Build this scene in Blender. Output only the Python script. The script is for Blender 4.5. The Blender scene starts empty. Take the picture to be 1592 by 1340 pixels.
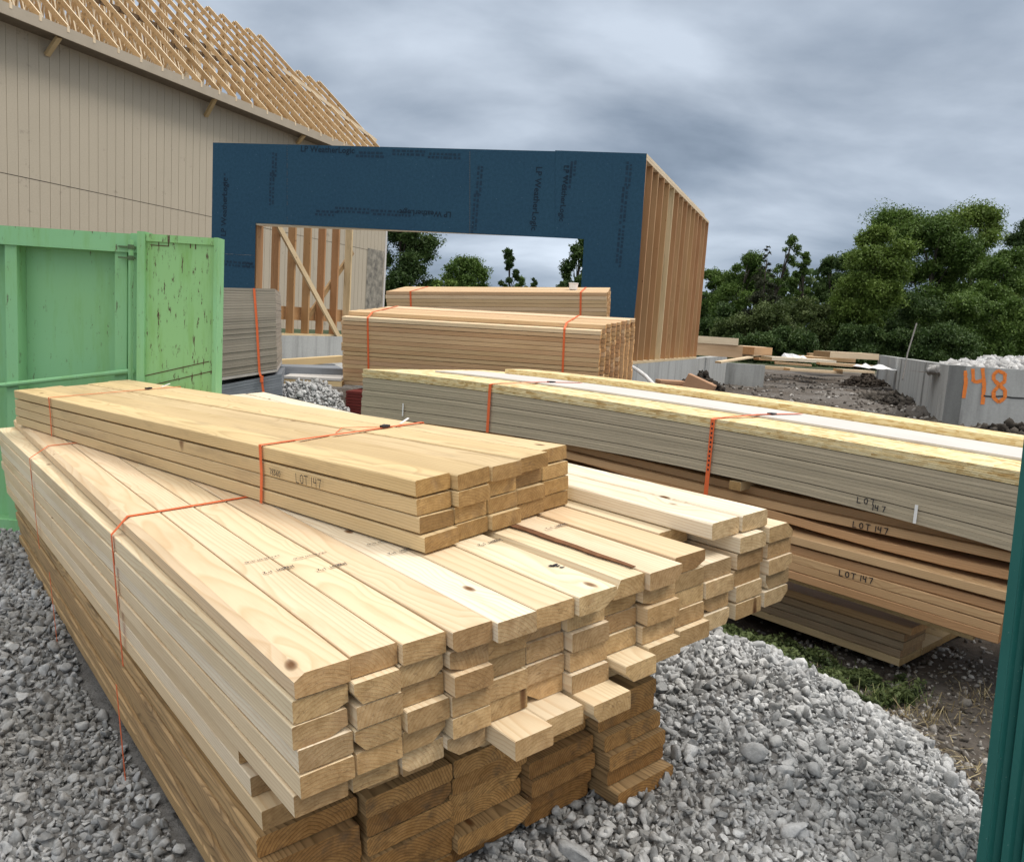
import bpy, math, random
import numpy as np
from mathutils import Matrix, Vector
random.seed(7); RNG = np.random.default_rng(7)
sc = bpy.context.scene; COL = sc.collection
# ------------------------------------------------------------------ camera
FPX, W0, H0 = 1250.0, 1592.0, 1340.0
ROLL = math.atan(.065); PIT = math.atan(math.cos(ROLL)*160/FPX)
CAM = np.array([0, 0, 1.0])
Fv = np.array([0, math.cos(PIT), -math.sin(PIT)]); Uv = np.array([0, math.sin(PIT), math.cos(PIT)]); Xv = np.array([1., 0, 0])
cd = bpy.data.cameras.new('camera'); cam = bpy.data.objects.new('camera', cd); COL.objects.link(cam)
cd.sensor_width = 36; cd.lens = 36*FPX/W0; cd.clip_start = .05; cd.clip_end = 2000
cr, sr = math.cos(ROLL), math.sin(ROLL)
Rv = cr*Xv + sr*Uv; Tv = -sr*Xv + cr*Uv
M = Matrix.Identity(4)
for i in range(3):
    M[i][0] = Rv[i]; M[i][1] = Tv[i]; M[i][2] = -Fv[i]; M[i][3] = CAM[i]
cam.matrix_world = M; sc.camera = cam
def ray(x, y):
    u = (x-W0/2)/FPX; v = -(y-H0/2)/FPX
    return Fv + (u*cr - v*sr)*Xv + (u*sr + v*cr)*Uv
def at(x, y, Y):
    q = ray(x, y); return CAM + q*Y/q[1]
def nrm(v): v = np.asarray(v, float); return v/np.linalg.norm(v)
def onp(x, y, nv, P0):
    q = ray(x, y); return CAM + q*(np.dot(np.asarray(P0)-CAM, nv)/np.dot(q, nv))
# ------------------------------------------------------------------ sky + sun
SUN_EL, SUN_AZ = math.radians(60), math.radians(98)
wd = bpy.data.worlds.new('World'); sc.world = wd; wd.use_nodes = True
nt = wd.node_tree; nt.nodes.clear(); N = nt.nodes.new; L = nt.links.new
def nd(t, **k):
    n = N(t)
    for a, b in k.items(): setattr(n, a, b)
    return n
def mth(nt_, op, a, b=None, c=None, clamp=False):
    n = nt_.nodes.new('ShaderNodeMath'); n.operation = op; n.use_clamp = clamp
    for i, v in enumerate((a, b, c)):
        if v is None: continue
        if isinstance(v, (int, float)): n.inputs[i].default_value = v
        else: nt_.links.new(v, n.inputs[i])
    return n.outputs[0]
def ramp(nt_, fac, stops, interp='LINEAR'):
    n = nt_.nodes.new('ShaderNodeValToRGB'); n.color_ramp.interpolation = interp
    e = n.color_ramp.elements
    while len(e) < len(stops): e.new(.5)
    for i, (p, c) in enumerate(stops):
        e[i].position = p; e[i].color = (*c, 1) if len(c) == 3 else c
    if fac is not None: nt_.links.new(fac, n.inputs[0])
    return n.outputs[0]
def noise(nt_, vec, scale, detail=4, rough=.5, dist=0, typ=None):
    n = nt_.nodes.new('ShaderNodeTexNoise'); n.inputs['Scale'].default_value = scale
    n.inputs['Detail'].default_value = detail; n.inputs['Roughness'].default_value = rough
    n.inputs['Distortion'].default_value = dist
    if vec is not None: nt_.links.new(vec, n.inputs['Vector'])
    return n.outputs['Fac']
def mapping(nt_, vec, scale=(1, 1, 1), loc=(0, 0, 0), rot=(0, 0, 0)):
    n = nt_.nodes.new('ShaderNodeMapping'); n.inputs['Scale'].default_value = scale
    n.inputs['Location'].default_value = loc; n.inputs['Rotation'].default_value = rot
    nt_.links.new(vec, n.inputs['Vector']); return n.outputs[0]
def mix(nt_, fac, a, b, mode='MIX'):
    n = nt_.nodes.new('ShaderNodeMix'); n.data_type = 'RGBA'; n.blend_type = mode
    for i, v in ((0, fac), (6, a), (7, b)):
        if isinstance(v, (int, float)): n.inputs[i].default_value = v
        elif isinstance(v, tuple): n.inputs[i].default_value = (*v, 1) if len(v) == 3 else v
        else: nt_.links.new(v, n.inputs[i])
    return n.outputs[2]
tc = nd('ShaderNodeTexCoord')
sep = nd('ShaderNodeSeparateXYZ'); L(tc.outputs['Generated'], sep.inputs[0])
dz = mth(nt, 'MAXIMUM', sep.outputs[2], 0.0)
den = mth(nt, 'ADD', dz, .30)
cmb = nd('ShaderNodeCombineXYZ')
L(mth(nt, 'DIVIDE', sep.outputs[0], den), cmb.inputs[0]); L(mth(nt, 'DIVIDE', sep.outputs[1], den), cmb.inputs[1])
cv = mapping(nt, cmb.outputs[0], (1.1, 1.5, 1), (5.3, 1.2, 0))
n1 = noise(nt, cv, 1.3, 7, .5, .2); n2 = noise(nt, mapping(nt, cv, (.45, .8, 1), (3.1, 7, 2)), .9, 3, .5)
cl = mth(nt, 'ADD', mth(nt, 'MULTIPLY', n1, .62), mth(nt, 'MULTIPLY', n2, .42))
ccol = ramp(nt, cl, [(.38, (.12, .155, .205)), (.46, (.20, .245, .31)), (.54, (.31, .36, .43)), (.64, (.47, .53, .61))])
# an overcast sky is brighter high up than low down
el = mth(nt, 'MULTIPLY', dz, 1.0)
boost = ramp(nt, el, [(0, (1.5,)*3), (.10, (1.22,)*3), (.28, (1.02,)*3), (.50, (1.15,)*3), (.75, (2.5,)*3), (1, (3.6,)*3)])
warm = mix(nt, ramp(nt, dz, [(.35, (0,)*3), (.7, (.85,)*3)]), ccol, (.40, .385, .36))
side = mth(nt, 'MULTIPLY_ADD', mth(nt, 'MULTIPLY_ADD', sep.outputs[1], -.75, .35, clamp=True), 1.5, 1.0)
skyc = mix(nt, 1.0, mix(nt, 1.0, warm, boost, 'MULTIPLY'), mix(nt, mth(nt, 'MULTIPLY_ADD', sep.outputs[1], -.75, .35, clamp=True), (1, 1, 1), (1.75, 1.68, 1.58)), 'MULTIPLY')  # unseen sky behind the camera brightened, added fill for camera-facing faces
sky = nd('ShaderNodeTexSky', sky_type='NISHITA', sun_disc=False)
sky.sun_elevation = SUN_EL; sky.sun_rotation = SUN_AZ
bg1 = nd('ShaderNodeBackground'); bg1.inputs[1].default_value = .08; L(sky.outputs[0], bg1.inputs[0])
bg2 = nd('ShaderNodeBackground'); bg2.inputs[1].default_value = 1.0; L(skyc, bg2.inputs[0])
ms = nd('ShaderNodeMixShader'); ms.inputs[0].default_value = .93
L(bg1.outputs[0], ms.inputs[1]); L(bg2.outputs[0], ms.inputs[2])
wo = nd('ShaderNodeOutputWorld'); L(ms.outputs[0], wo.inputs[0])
sd = bpy.data.lights.new('sun', 'SUN'); sd.energy = 1.5; sd.angle = math.radians(18); sd.color = (1, .955, .89)
so = bpy.data.objects.new('sun', sd); COL.objects.link(so)
sdir = Vector((math.sin(SUN_AZ)*math.cos(SUN_EL), math.cos(SUN_AZ)*math.cos(SUN_EL), math.sin(SUN_EL)))
so.rotation_euler = sdir.to_track_quat('Z', 'Y').to_euler()
sc.view_settings.view_transform = 'Standard'; sc.view_settings.look = 'None'; sc.view_settings.gamma = 1
sc.view_settings.exposure = 0.42
# ------------------------------------------------------------------ helpers
def newmat(name):
    m = bpy.data.materials.new(name); m.use_nodes = True; t = m.node_tree
    b = t.nodes['Principled BSDF']; b.inputs['Roughness'].default_value = .75
    b.inputs['Specular IOR Level'].default_value = .3
    return m, t, b
def bump(t, b, h, strength=.3, dist=.002):
    n = t.nodes.new('ShaderNodeBump'); n.inputs['Strength'].default_value = strength; n.inputs['Distance'].default_value = dist
    t.links.new(h, n.inputs['Height']); t.links.new(n.outputs[0], b.inputs['Normal'])
def texco(t, kind='Object'):
    return t.nodes.new('ShaderNodeTexCoord').outputs[kind]
def vadd(t, a, b, op='ADD'):
    n = t.nodes.new('ShaderNodeVectorMath'); n.operation = op
    for i, v in enumerate((a, b)):
        if isinstance(v, tuple): n.inputs[i].default_value = v
        else: t.links.new(v, n.inputs[i])
    return n.outputs[0]
def wood(name, cols, late, endmul=.86, ring=.006, knots=.5, dirt=0, contrast=.5, stain=None, fib=.12):
    """solid sawn board: growth rings round a pith outside the board, knots, fibres; local x runs along the board"""
    m, t, b = newmat(name); K = t.links.new
    co = texco(t); oi = t.nodes.new('ShaderNodeObjectInfo'); rnd = oi.outputs['Random']
    wn = t.nodes.new('ShaderNodeTexWhiteNoise'); wn.noise_dimensions = '1D'; K(mth(t, 'MULTIPLY', rnd, 917.0), wn.inputs['W'])
    sp = t.nodes.new('ShaderNodeSeparateXYZ'); K(wn.outputs['Color'], sp.inputs[0])
    off = vadd(t, wn.outputs['Color'], (40, 40, 40), 'MULTIPLY')
    s = t.nodes.new('ShaderNodeSeparateXYZ'); K(co, s.inputs[0])
    x = s.outputs[0]; y = s.outputs[1]; z = s.outputs[2]
    vx = vadd(t, mapping(t, co, (1.0, 3.5, 3.5)), off)
    w1 = noise(t, vx, .9, 2, .5); w2 = noise(t, vx, 2.6, 3, .55)
    yc = mth(t, 'MULTIPLY_ADD', sp.outputs[0], .12, -.06)
    zc = mth(t, 'MULTIPLY_ADD', sp.outputs[1], -.10, -.02)
    yy = mth(t, 'ADD', mth(t, 'SUBTRACT', y, yc), mth(t, 'MULTIPLY_ADD', w2, .022, -.011))
    zz = mth(t, 'ADD', mth(t, 'SUBTRACT', z, zc), mth(t, 'MULTIPLY_ADD', w1, .075, -.0375))
    r = mth(t, 'SQRT', mth(t, 'ADD', mth(t, 'MULTIPLY', yy, yy), mth(t, 'MULTIPLY', zz, zz)))
    # knots push the rings aside
    kv = vadd(t, mapping(t, co, (4.2, 9.5, 1.6)), off)
    vo = t.nodes.new('ShaderNodeTexVoronoi'); vo.inputs['Scale'].default_value = 1.0; K(kv, vo.inputs['Vector'])
    kd = vo.outputs['Distance']; ks = t.nodes.new('ShaderNodeSeparateXYZ'); K(vo.outputs['Color'], ks.inputs[0])
    has = mth(t, 'LESS_THAN', ks.outputs[0], knots)
    kn = mth(t, 'MULTIPLY', has, ramp1(t, kd, [(.03, 1), (.06, .7), (.085, 0)]))
    near = mth(t, 'MULTIPLY', has, ramp1(t, kd, [(.05, 1), (.35, 0)]))
    r2 = mth(t, 'ADD', r, mth(t, 'MULTIPLY', near, .010))
    ph = mth(t, 'FRACT', mth(t, 'DIVIDE', r2, ring))
    rg = ramp1(t, ph, [(0, 0), (.55, .25), (.86, 1), (1, 0)])
    fv = vadd(t, mapping(t, co, (5, 420, 420)), off)
    fb = noise(t, fv, 1.0, 3, .6)
    big = noise(t, vadd(t, mapping(t, co, (1.4, 9, 9)), off), 1.0, 4, .6)
    base = ramp(t, sp.outputs[2], [(i/(len(cols)-1)*.999, c) for i, c in enumerate(cols)])
    c = mix(t, mth(t, 'MULTIPLY', rg, contrast), base, late)
    c = mix(t, mth(t, 'MULTIPLY', fb, fib*2), c, mix(t, .5, late, (.03, .02, .01)))
    c = mix(t, 1.0, c, ramp(t, big, [(.3, (.86, .84, .80)), (.55, (1, 1, 1)), (.8, (1.05, 1.03, 1.0))]), 'MULTIPLY')
    c = mix(t, kn, c, (.16, .075, .03))
    if stain:
        st = noise(t, vadd(t, mapping(t, co, (2.2, 14, 14)), off), 1.0, 5, .65)
        c = mix(t, ramp1(t, st, [(.55, 0), (.68, stain[1])]), c, stain[0])
    # cut ends are darker and rougher than planed faces
    se = t.nodes.new('ShaderNodeSeparateXYZ'); tn = t.nodes.new('ShaderNodeTexCoord')
    K(tn.outputs['Normal'], se.inputs[0])
    isend = mth(t, 'GREATER_THAN', mth(t, 'ABSOLUTE', se.outputs[0]), .7)
    eb = noise(t, vadd(t, mapping(t, co, (60, 60, 60)), off), 1.0, 4, .7)
    ec = mix(t, 1.0, c, ramp(t, eb, [(.35, (endmul*.84, endmul*.68, endmul*.48)), (.65, (endmul*1.18, endmul*1.02, endmul*.80))]), 'MULTIPLY')
    ev = t.nodes.new('ShaderNodeTexWhiteNoise'); ev.noise_dimensions = '1D'; K(mth(t, 'MULTIPLY_ADD', rnd, 511.0, 3.3), ev.inputs['W'])
    ec = mix(t, 1.0, ec, ramp(t, ev.outputs['Value'], [(0, (.70, .64, .56)), (.35, (.92, .86, .78)), (.7, (1.04, 1.0, .93)), (1, (1.16, 1.12, 1.05))]), 'MULTIPLY')
    # drying checks: thin dark cracks on the cut ends
    ck = noise(t, vadd(t, mapping(t, co, (8, 16, 70)), off), 1.0, 2, .5, 1.2)
    ec = mix(t, ramp1(t, mth(t, 'ABSOLUTE', mth(t, 'SUBTRACT', ck, .5)), [(0, .55), (.012, 0)]), ec, (.12, .07, .035))
    blot = noise(t, vadd(t, mapping(t, co, (22, 22, 22)), off), 1.0, 3, .6)
    ec = mix(t, ramp1(t, blot, [(.58, 0), (.72, .4)]), ec, mix(t, .5, late, (.2, .16, .12)))
    c = mix(t, isend, c, ec)
    if dirt:
        dn = noise(t, vadd(t, mapping(t, co, (3, 20, 20)), off), 1.0, 6, .7)
        c = mix(t, ramp1(t, dn, [(.5, 0), (.72, dirt)]), c, (.06, .045, .03))
    K(c, b.inputs['Base Color']); b.inputs['Roughness'].default_value = .62
    bump(t, b, mth(t, 'ADD', mth(t, 'MULTIPLY', rg, .35), fb), .35, .0012)
    return m
def ramp1(t, fac, stops):
    o = ramp(t, fac, [(p, (v, v, v)) for p, v in stops])
    return o
def flat(name, c, rough=.6, metal=0, var=None, scale=8, bumpv=0):
    m, t, b = newmat(name); b.inputs['Roughness'].default_value = rough; b.inputs['Metallic'].default_value = metal
    co = texco(t)
    n = noise(t, co, scale, 6, .6)
    v = var if var is not None else tuple(x*.75 for x in c)
    t.links.new(mix(t, ramp1(t, n, [(.35, 0), (.7, 1)]), c, v), b.inputs['Base Color'])
    if bumpv: bump(t, b, n, bumpv, .01)
    return m

class MB:
    def __init__(s): s.v = []; s.f = []
    def add(s, vs, fs):
        o = len(s.v); s.v += [tuple(map(float, p)) for p in vs]; s.f += [tuple(i+o for i in f) for f in fs]; return s
    def box(s, P, ax, ay, az):
        P, ax, ay, az = map(lambda q: np.asarray(q, float), (P, ax, ay, az))
        vs = [P+ax*i+ay*j+az*k for k in (0, 1) for j in (0, 1) for i in (0, 1)]
        fs = [(0, 2, 3, 1), (4, 5, 7, 6), (0, 1, 5, 4), (2, 6, 7, 3), (0, 4, 6, 2), (1, 3, 7, 5)]
        if np.dot(np.cross(ax, ay), az) < 0: fs = [f[::-1] for f in fs]
        return s.add(vs, fs)
    def bar(s, A, B, w, t, up=(0, 0, 1)):
        """a bar from A to B centred on its line, w wide across, t along 'up'"""
        A, B = np.asarray(A, float), np.asarray(B, float); d = B-A
        sd_ = nrm(np.cross(d, up)); u2 = nrm(np.cross(sd_, d))
        return s.box(A-sd_*w/2-u2*t/2, d, sd_*w, u2*t)
    def prism(s, poly, off):
        poly = [np.asarray(p, float) for p in poly]; off = np.asarray(off, float); k = len(poly)
        vs = poly+[p+off for p in poly]
        fs = [tuple(range(k)), tuple(range(2*k-1, k-1, -1))]+[(i, i+k, (i+1) % k+k, (i+1) % k) for i in range(k)]
        return s.add(vs, fs)
    def tube(s, pts, rad, n=8, cap=True):
        pts = [np.asarray(p, float) for p in pts]; rs = rad if hasattr(rad, '__len__') else [rad]*len(pts)
        vs = []; fs = []
        for i, p in enumerate(pts):
            d = nrm((pts[min(i+1, len(pts)-1)]-pts[max(i-1, 0)]))
            a = np.cross(d, (0, 0, 1) if abs(d[2]) < .9 else (1, 0, 0)); a = nrm(a); b = np.cross(d, a)
            for k in range(n):
                th = 2*math.pi*k/n; vs.append(p+rs[i]*(math.cos(th)*a+math.sin(th)*b))
        for i in range(len(pts)-1):
            for k in range(n):
                fs.append((i*n+k, i*n+(k+1) % n, (i+1)*n+(k+1) % n, (i+1)*n+k))
        if cap: fs += [tuple(range(n))[::-1], tuple(range((len(pts)-1)*n, len(pts)*n))]
        return s.add(vs, fs)
    def build(s, name, mat, parent=None, loc=None, smooth=False, basis=None):
        """basis: 3 axes (columns) for the object's own frame; loc its origin (world)"""
        v = np.array(s.v, float)
        if loc is None: loc = np.array([v[:, 0].mean(), v[:, 1].mean(), v[:, 2].min()])
        loc = np.asarray(loc, float)
        if basis is None: Rm = np.eye(3)
        else:
            b0 = nrm(basis[0]); b1 = np.asarray(basis[1], float); b1 = nrm(b1-b0*np.dot(b0, b1)); b2_ = np.cross(b0, b1)
            Rm = np.stack([b0, b1, b2_], 1)
        lv = (v-loc) @ Rm
        me = bpy.data.meshes.new(name); me.from_pydata([tuple(p) for p in lv], [], s.f); me.update()
        mats = mat if isinstance(mat, list) else [mat]
        for q in mats: me.materials.append(q)
        if smooth: me.shade_smooth()
        o = bpy.data.objects.new(name, me); COL.objects.link(o)
        mw = Matrix.Identity(4)
        for i in range(3):
            for j in range(3): mw[i][j] = Rm[i, j]
            mw[i][3] = loc[i]
        if parent: o.parent = parent; o.matrix_basis = pw(parent).inverted() @ mw
        else: o.matrix_basis = mw
        return o
def pw(o):
    m = o.matrix_basis.copy()
    while o.parent: o = o.parent; m = o.matrix_basis @ m
    return m
def thing(name, label, cat, loc, group=None):
    o = bpy.data.objects.new(name, None); o.empty_display_size = .2; COL.objects.link(o)
    o.location = tuple(map(float, loc)); o['label'] = label; o['category'] = cat
    if group: o['group'] = group
    o.matrix_basis = Matrix.Translation(o.location)
    return o
def tag(o, label, cat, group=None, kind=None):
    if label: o['label'] = label
    if cat: o['category'] = cat
    if group: o['group'] = group
    if kind: o['kind'] = kind
    return o
def struct(o): o['kind'] = 'structure'; return o
def npmesh(name, V, Fc, mat, attrs=None, parent=None, smooth=False):
    """fast mesh from arrays (faces all same size)"""
    me = bpy.data.meshes.new(name); V = np.asarray(V, np.float32); Fc = np.asarray(Fc, np.int32); k = Fc.shape[1]
    me.vertices.add(len(V)); me.vertices.foreach_set('co', V.ravel())
    me.loops.add(Fc.size); me.loops.foreach_set('vertex_index', Fc.ravel())
    me.polygons.add(len(Fc)); me.polygons.foreach_set('loop_start', np.arange(0, Fc.size, k, dtype=np.int32))
    me.polygons.foreach_set('loop_total', np.full(len(Fc), k, np.int32))
    me.update(calc_edges=True); me.materials.append(mat)
    for an, (dom, data) in (attrs or {}).items():
        a = me.attributes.new(an, 'FLOAT', dom); a.data.foreach_set('value', np.asarray(data, np.float32))
    if smooth: me.shade_smooth()
    o = bpy.data.objects.new(name, me); COL.objects.link(o)
    if parent: o.parent = parent; o.matrix_basis = pw(parent).inverted()
    return o
# ------------------------------------------------------------------ materials
M_SPR = wood('spruce_board', [(.75, .62, .41), (.82, .72, .53), (.70, .53, .34), (.86, .79, .64), (.72, .57, .37), (.82, .73, .54)], (.52, .31, .14), contrast=.40, knots=.9, endmul=.60, fib=.07, ring=.0062, stain=((.50, .34, .18), .35))
M_TAN = wood('weathered_tan_board', [(.70, .53, .28), (.76, .60, .36), (.60, .45, .24), (.70, .56, .36), (.78, .61, .35)], (.34, .21, .09), contrast=.4, knots=.9, endmul=.56, stain=((.30, .22, .13), .5), fib=.1)
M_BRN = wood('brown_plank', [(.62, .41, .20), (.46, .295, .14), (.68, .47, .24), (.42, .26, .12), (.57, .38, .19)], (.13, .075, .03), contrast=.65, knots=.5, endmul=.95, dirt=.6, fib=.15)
M_FIR = wood('red_fir_board', [(.56, .33, .17), (.64, .44, .24), (.53, .31, .16), (.68, .48, .27), (.60, .37, .20)], (.34, .17, .08), contrast=.45, knots=.5, endmul=.9, fib=.1)
M_STUD = wood('fir_stud', [(.74, .54, .32), (.52, .32, .18), (.82, .66, .45), (.58, .38, .21), (.66, .49, .28), (.54, .33, .19)], (.36, .2, .1), contrast=.4, knots=.9, endmul=1.0, fib=.1)
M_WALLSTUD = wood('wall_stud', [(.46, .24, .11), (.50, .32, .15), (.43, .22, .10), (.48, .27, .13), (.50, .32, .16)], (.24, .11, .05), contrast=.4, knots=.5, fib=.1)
M_GREY = wood('grey_weathered_plank', [(.48, .37, .25), (.42, .36, .29), (.38, .34, .29), (.54, .38, .23)], (.2, .15, .1), contrast=.4, knots=.2, dirt=.3, fib=.15)
M_TRUSS = wood('truss_lumber', [(.80, .68, .50), (.74, .60, .42), (.84, .73, .56)], (.45, .3, .15), contrast=.3, knots=.2, fib=.05)
def m_strap():
    m, t, b = newmat('orange_strap'); co = texco(t)
    n = noise(t, co, 60, 2, .5)
    t.links.new(mix(t, n, (.78, .16, .05), (.62, .12, .04)), b.inputs['Base Color']); b.inputs['Roughness'].default_value = .45
    return m
M_STRAP = m_strap()
M_INK = flat('black_marker_ink', (.02, .02, .03), .6)
M_WHITE = flat('white_plastic', (.8, .8, .8), .4, var=(.7, .7, .7))
M_CLIP = flat('dark_steel_clip', (.05, .05, .06), .4, .6)
def m_panel(name, c1, c2, nscale):
    m, t, b = newmat(name); co = texco(t); K = t.links.new
    n = noise(t, mapping(t, co, (3, 40, 120)), 1.0, 4, .6); n2 = noise(t, co, nscale, 3, .6)
    oi = t.nodes.new('ShaderNodeObjectInfo')
    c = mix(t, n2, c1, c2); c = mix(t, 1.0, c, ramp(t, n, [(.3, (.8,)*3), (.7, (1.06,)*3)]), 'MULTIPLY')
    c = mix(t, 1.0, c, ramp(t, oi.outputs['Random'], [(0, (.86,)*3), (1, (1.06,)*3)]), 'MULTIPLY')
    K(c, b.inputs['Base Color']); bump(t, b, n2, .3, .002); return m
M_SIDE = m_panel('taupe_siding_edge', (.44, .375, .27), (.50, .43, .315), 60)
M_SHEETG = m_panel('grey_sheet_edge', (.33, .285, .23), (.39, .34, .275), 40)
M_SHEETB = m_panel('bluish_grey_sheet_edge', (.20, .22, .25), (.26, .28, .31), 40)
M_PRIMED = flat('primed_white_board', (.60, .575, .545), .7, var=(.53, .505, .475), scale=3)
M_REDP = m_panel('dark_red_board', (.16, .025, .02), (.12, .02, .018), 40)
def m_osb():
    m, t, b = newmat('strand_board'); co = texco(t); K = t.links.new
    vo = t.nodes.new('ShaderNodeTexVoronoi'); vo.inputs['Scale'].default_value = 1; K(mapping(t, co, (16, 50, 120)), vo.inputs['Vector'])
    vo2 = t.nodes.new('ShaderNodeTexVoronoi'); vo2.inputs['Scale'].default_value = 1; K(mapping(t, co, (34, 20, 90), (4, 2, 1), (0, 0, .5)), vo2.inputs['Vector'])
    s1 = t.nodes.new('ShaderNodeSeparateXYZ'); K(vo.outputs['Color'], s1.inputs[0])
    s2 = t.nodes.new('ShaderNodeSeparateXYZ'); K(vo2.outputs['Color'], s2.inputs[0])
    f = mth(t, 'ADD', mth(t, 'MULTIPLY', s1.outputs[0], .55), mth(t, 'MULTIPLY', s2.outputs[0], .45))
    c = ramp(t, f, [(.1, (.48, .32, .13)), (.4, (.66, .52, .27)), (.8, (.76, .65, .40))])
    K(c, b.inputs['Base Color']); bump(t, b, f, .4, .002); return m
M_OSB = m_osb()
def m_concrete():
    m, t, b = newmat('poured_concrete'); co = texco(t, 'Object'); K = t.links.new
    g = noise(t, co, 2.2, 6, .6); f = noise(t, co, 30, 6, .7)
    st = noise(t, mapping(t, co, (7, 7, .6)), 1.0, 4, .6)
    c = mix(t, g, (.44, .445, .435), (.34, .345, .335)); c = mix(t, ramp1(t, st, [(.45, 0), (.75, .6)]), c, (.17, .17, .165))
    c = mix(t, 1.0, c, ramp(t, f, [(.3, (.88,)*3), (.7, (1.08,)*3)]), 'MULTIPLY')
    K(c, b.inputs['Base Color']); bump(t, b, f, .4, .004); b.inputs['Roughness'].default_value = .9; return m
M_CONC = m_concrete()
#PART2
# ------------------------------------------------------------------ boards, straps, writing
def board(name, P, u, w, n, Ln, bw, bt, mat, parent, bend=None, wane=None, ch=.0014, seg=None, label=None, twist=0):
    P = np.asarray(P, float); a, b = bw/2, bt/2
    sec = []
    for k, (sx, sz) in enumerate(((-1, -1), (1, -1), (1, 1), (-1, 1))):
        cc = [ch, ch]
        if wane and wane[0] == k: cc = [wane[1], wane[2]]
        # two points per corner, ordered round the section
        p1 = (sx*(a-cc[0]), sz*b); p2 = (sx*a, sz*(b-cc[1]))
        sec += [p2, p1] if k in (0, 2) else [p1, p2]
    seg = seg or (10 if bend else 1)
    mb = MB(); vs = []
    for i in range(seg+1):
        x = Ln*i/seg; dz_ = bend(x) if bend else 0; tw = twist*x
        for (y, z) in sec:
            yy = y*math.cos(tw)-z*math.sin(tw); zz = y*math.sin(tw)+z*math.cos(tw)
            vs.append(P+u*x+w*yy+n*(zz+dz_))
    fs = [tuple(range(8))]
    for i in range(seg):
        for k in range(8): fs.append((i*8+k, (i+1)*8+k, (i+1)*8+(k+1) % 8, i*8+(k+1) % 8))
    fs.append(tuple(range(seg*8+7, seg*8-1, -1)))
    fs = [f[::-1] for f in fs]
    if np.dot(np.cross(u, w), n) > 0: fs = [f[::-1] for f in fs]
    mb.add(vs, fs)
    ww = -w if np.dot(np.cross(u, w), n) < 0 else w
    o = mb.build(name, mat, parent, loc=P, basis=(u, ww, n))
    if label: o['label'] = label
    return o
def strap(name, pts, width_dir, parent, sw=.014, th=.0012, mat=None):
    """ribbon that follows pts; width along width_dir"""
    wd_ = nrm(width_dir); mb = MB(); pts = [np.asarray(p, float) for p in pts]
    for A, B in zip(pts[:-1], pts[1:]):
        d = B-A; nn = nrm(np.cross(d, wd_))
        mb.box(A-wd_*sw/2-nn*th/2-nrm(d)*.0006, d+nrm(d)*.0012, wd_*sw, nn*th)
    return mb.build(name, mat or M_STRAP, parent)
GLY = {'L': [[(0, 1), (0, 0), (.55, 0)]], 'O': [[(.3, 1), (.05, .8), (0, .4), (.2, .02), (.5, .1), (.6, .55), (.5, .9), (.3, 1)]],
       'T': [[(0, .98), (.7, 1)], [(.36, 1), (.33, 0)]], '1': [[(.1, 1), (.08, 0)]], '4': [[(.05, 1), (.02, .5), (.5, .5)], [(.5, 1), (.47, 0)]],
       '7': [[(0, .97), (.55, 1), (.25, 0)]], '8': [[(.3, 1), (.05, .8), (.3, .52), (.55, .22), (.3, 0), (.02, .22), (.3, .52), (.52, .8), (.3, 1)]],
       '6': [[(.5, 1), (.1, .6), (.02, .25), (.28, 0), (.5, .25), (.3, .5), (.08, .35)]], '0': [[(.3, 1), (.02, .6), (.1, .08), (.4, 0), (.55, .5), (.3, 1)]],
       '9': [[(.5, .8), (.2, 1), (.02, .7), (.3, .55), (.5, .8), (.42, 0)]], '-': [[(0, .5), (.4, .5)]], '3': [[(0, .95), (.5, .9), (.2, .55), (.5, .25), (0, 0)]]}
def scribble(text, O, rx, ry, nz, h, parent, mat, sw=.003, name='handwriting', adv=.85, lift=.0015, dots=None):
    mb = MB(); x = 0; rx, ry, nz = nrm(rx), nrm(ry), nrm(nz)
    for k, chh in enumerate(text):
        if chh == ' ': x += .5; continue
        for st in GLY[chh]:
            P = [np.asarray(O)+nz*(lift+.00003*k)+rx*h*(x+p[0])+ry*h*p[1] for p in st]
            for A, B in zip(P[:-1], P[1:]):
                d = nrm(B-A); s = np.cross(nz, d)
                mb.add([A-s*sw/2-d*sw*.4, A+s*sw/2-d*sw*.4, B+s*sw/2+d*sw*.4, B-s*sw/2+d*sw*.4], [(0, 1, 2, 3)] if False else [(3, 2, 1, 0)])
        x += adv if chh != '1' else .45
    return mb.build(name, mat, parent)
def printed(text, O, rx, ry, h, parent, mat, name='lettering', sx=1.0):
    cu = bpy.data.curves.new('t', 'FONT'); cu.body = text; cu.size = 1.0; cu.resolution_u = 2; cu.offset = .018
    to = bpy.data.objects.new('t', cu); me = bpy.data.meshes.new_from_object(to)
    rx, ry = nrm(rx), nrm(ry); mb = MB()
    vs = [np.asarray(O)+rx*v.co.x*h*sx+ry*v.co.y*h for v in me.vertices]
    mb.add(vs, [tuple(p.vertices) for p in me.polygons])
    bpy.data.objects.remove(to); bpy.data.curves.remove(cu); bpy.data.meshes.remove(me)
    return mb.build(name, mat, parent)
def knot_clip(P, u, w, n, parent):
    mb = MB(); mb.bar(P-w*.012, P+w*.012, .016, .006, n); mb.bar(P-w*.01+u*.006, P+w*.014+u*.02, .005, .004, n)
    return mb.build('strap_clip', M_CLIP, parent)
UP = np.array([0, 0, 1.])
def frame(vpx, vpy, tau=0):
    u = nrm(ray(vpx, vpy)); w = nrm(np.cross(u, UP)); n = np.cross(w, u); t = math.radians(tau)
    return u, w*math.cos(t)+n*math.sin(t), n*math.cos(t)-w*math.sin(t)
rr = random.Random(11)
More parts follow.
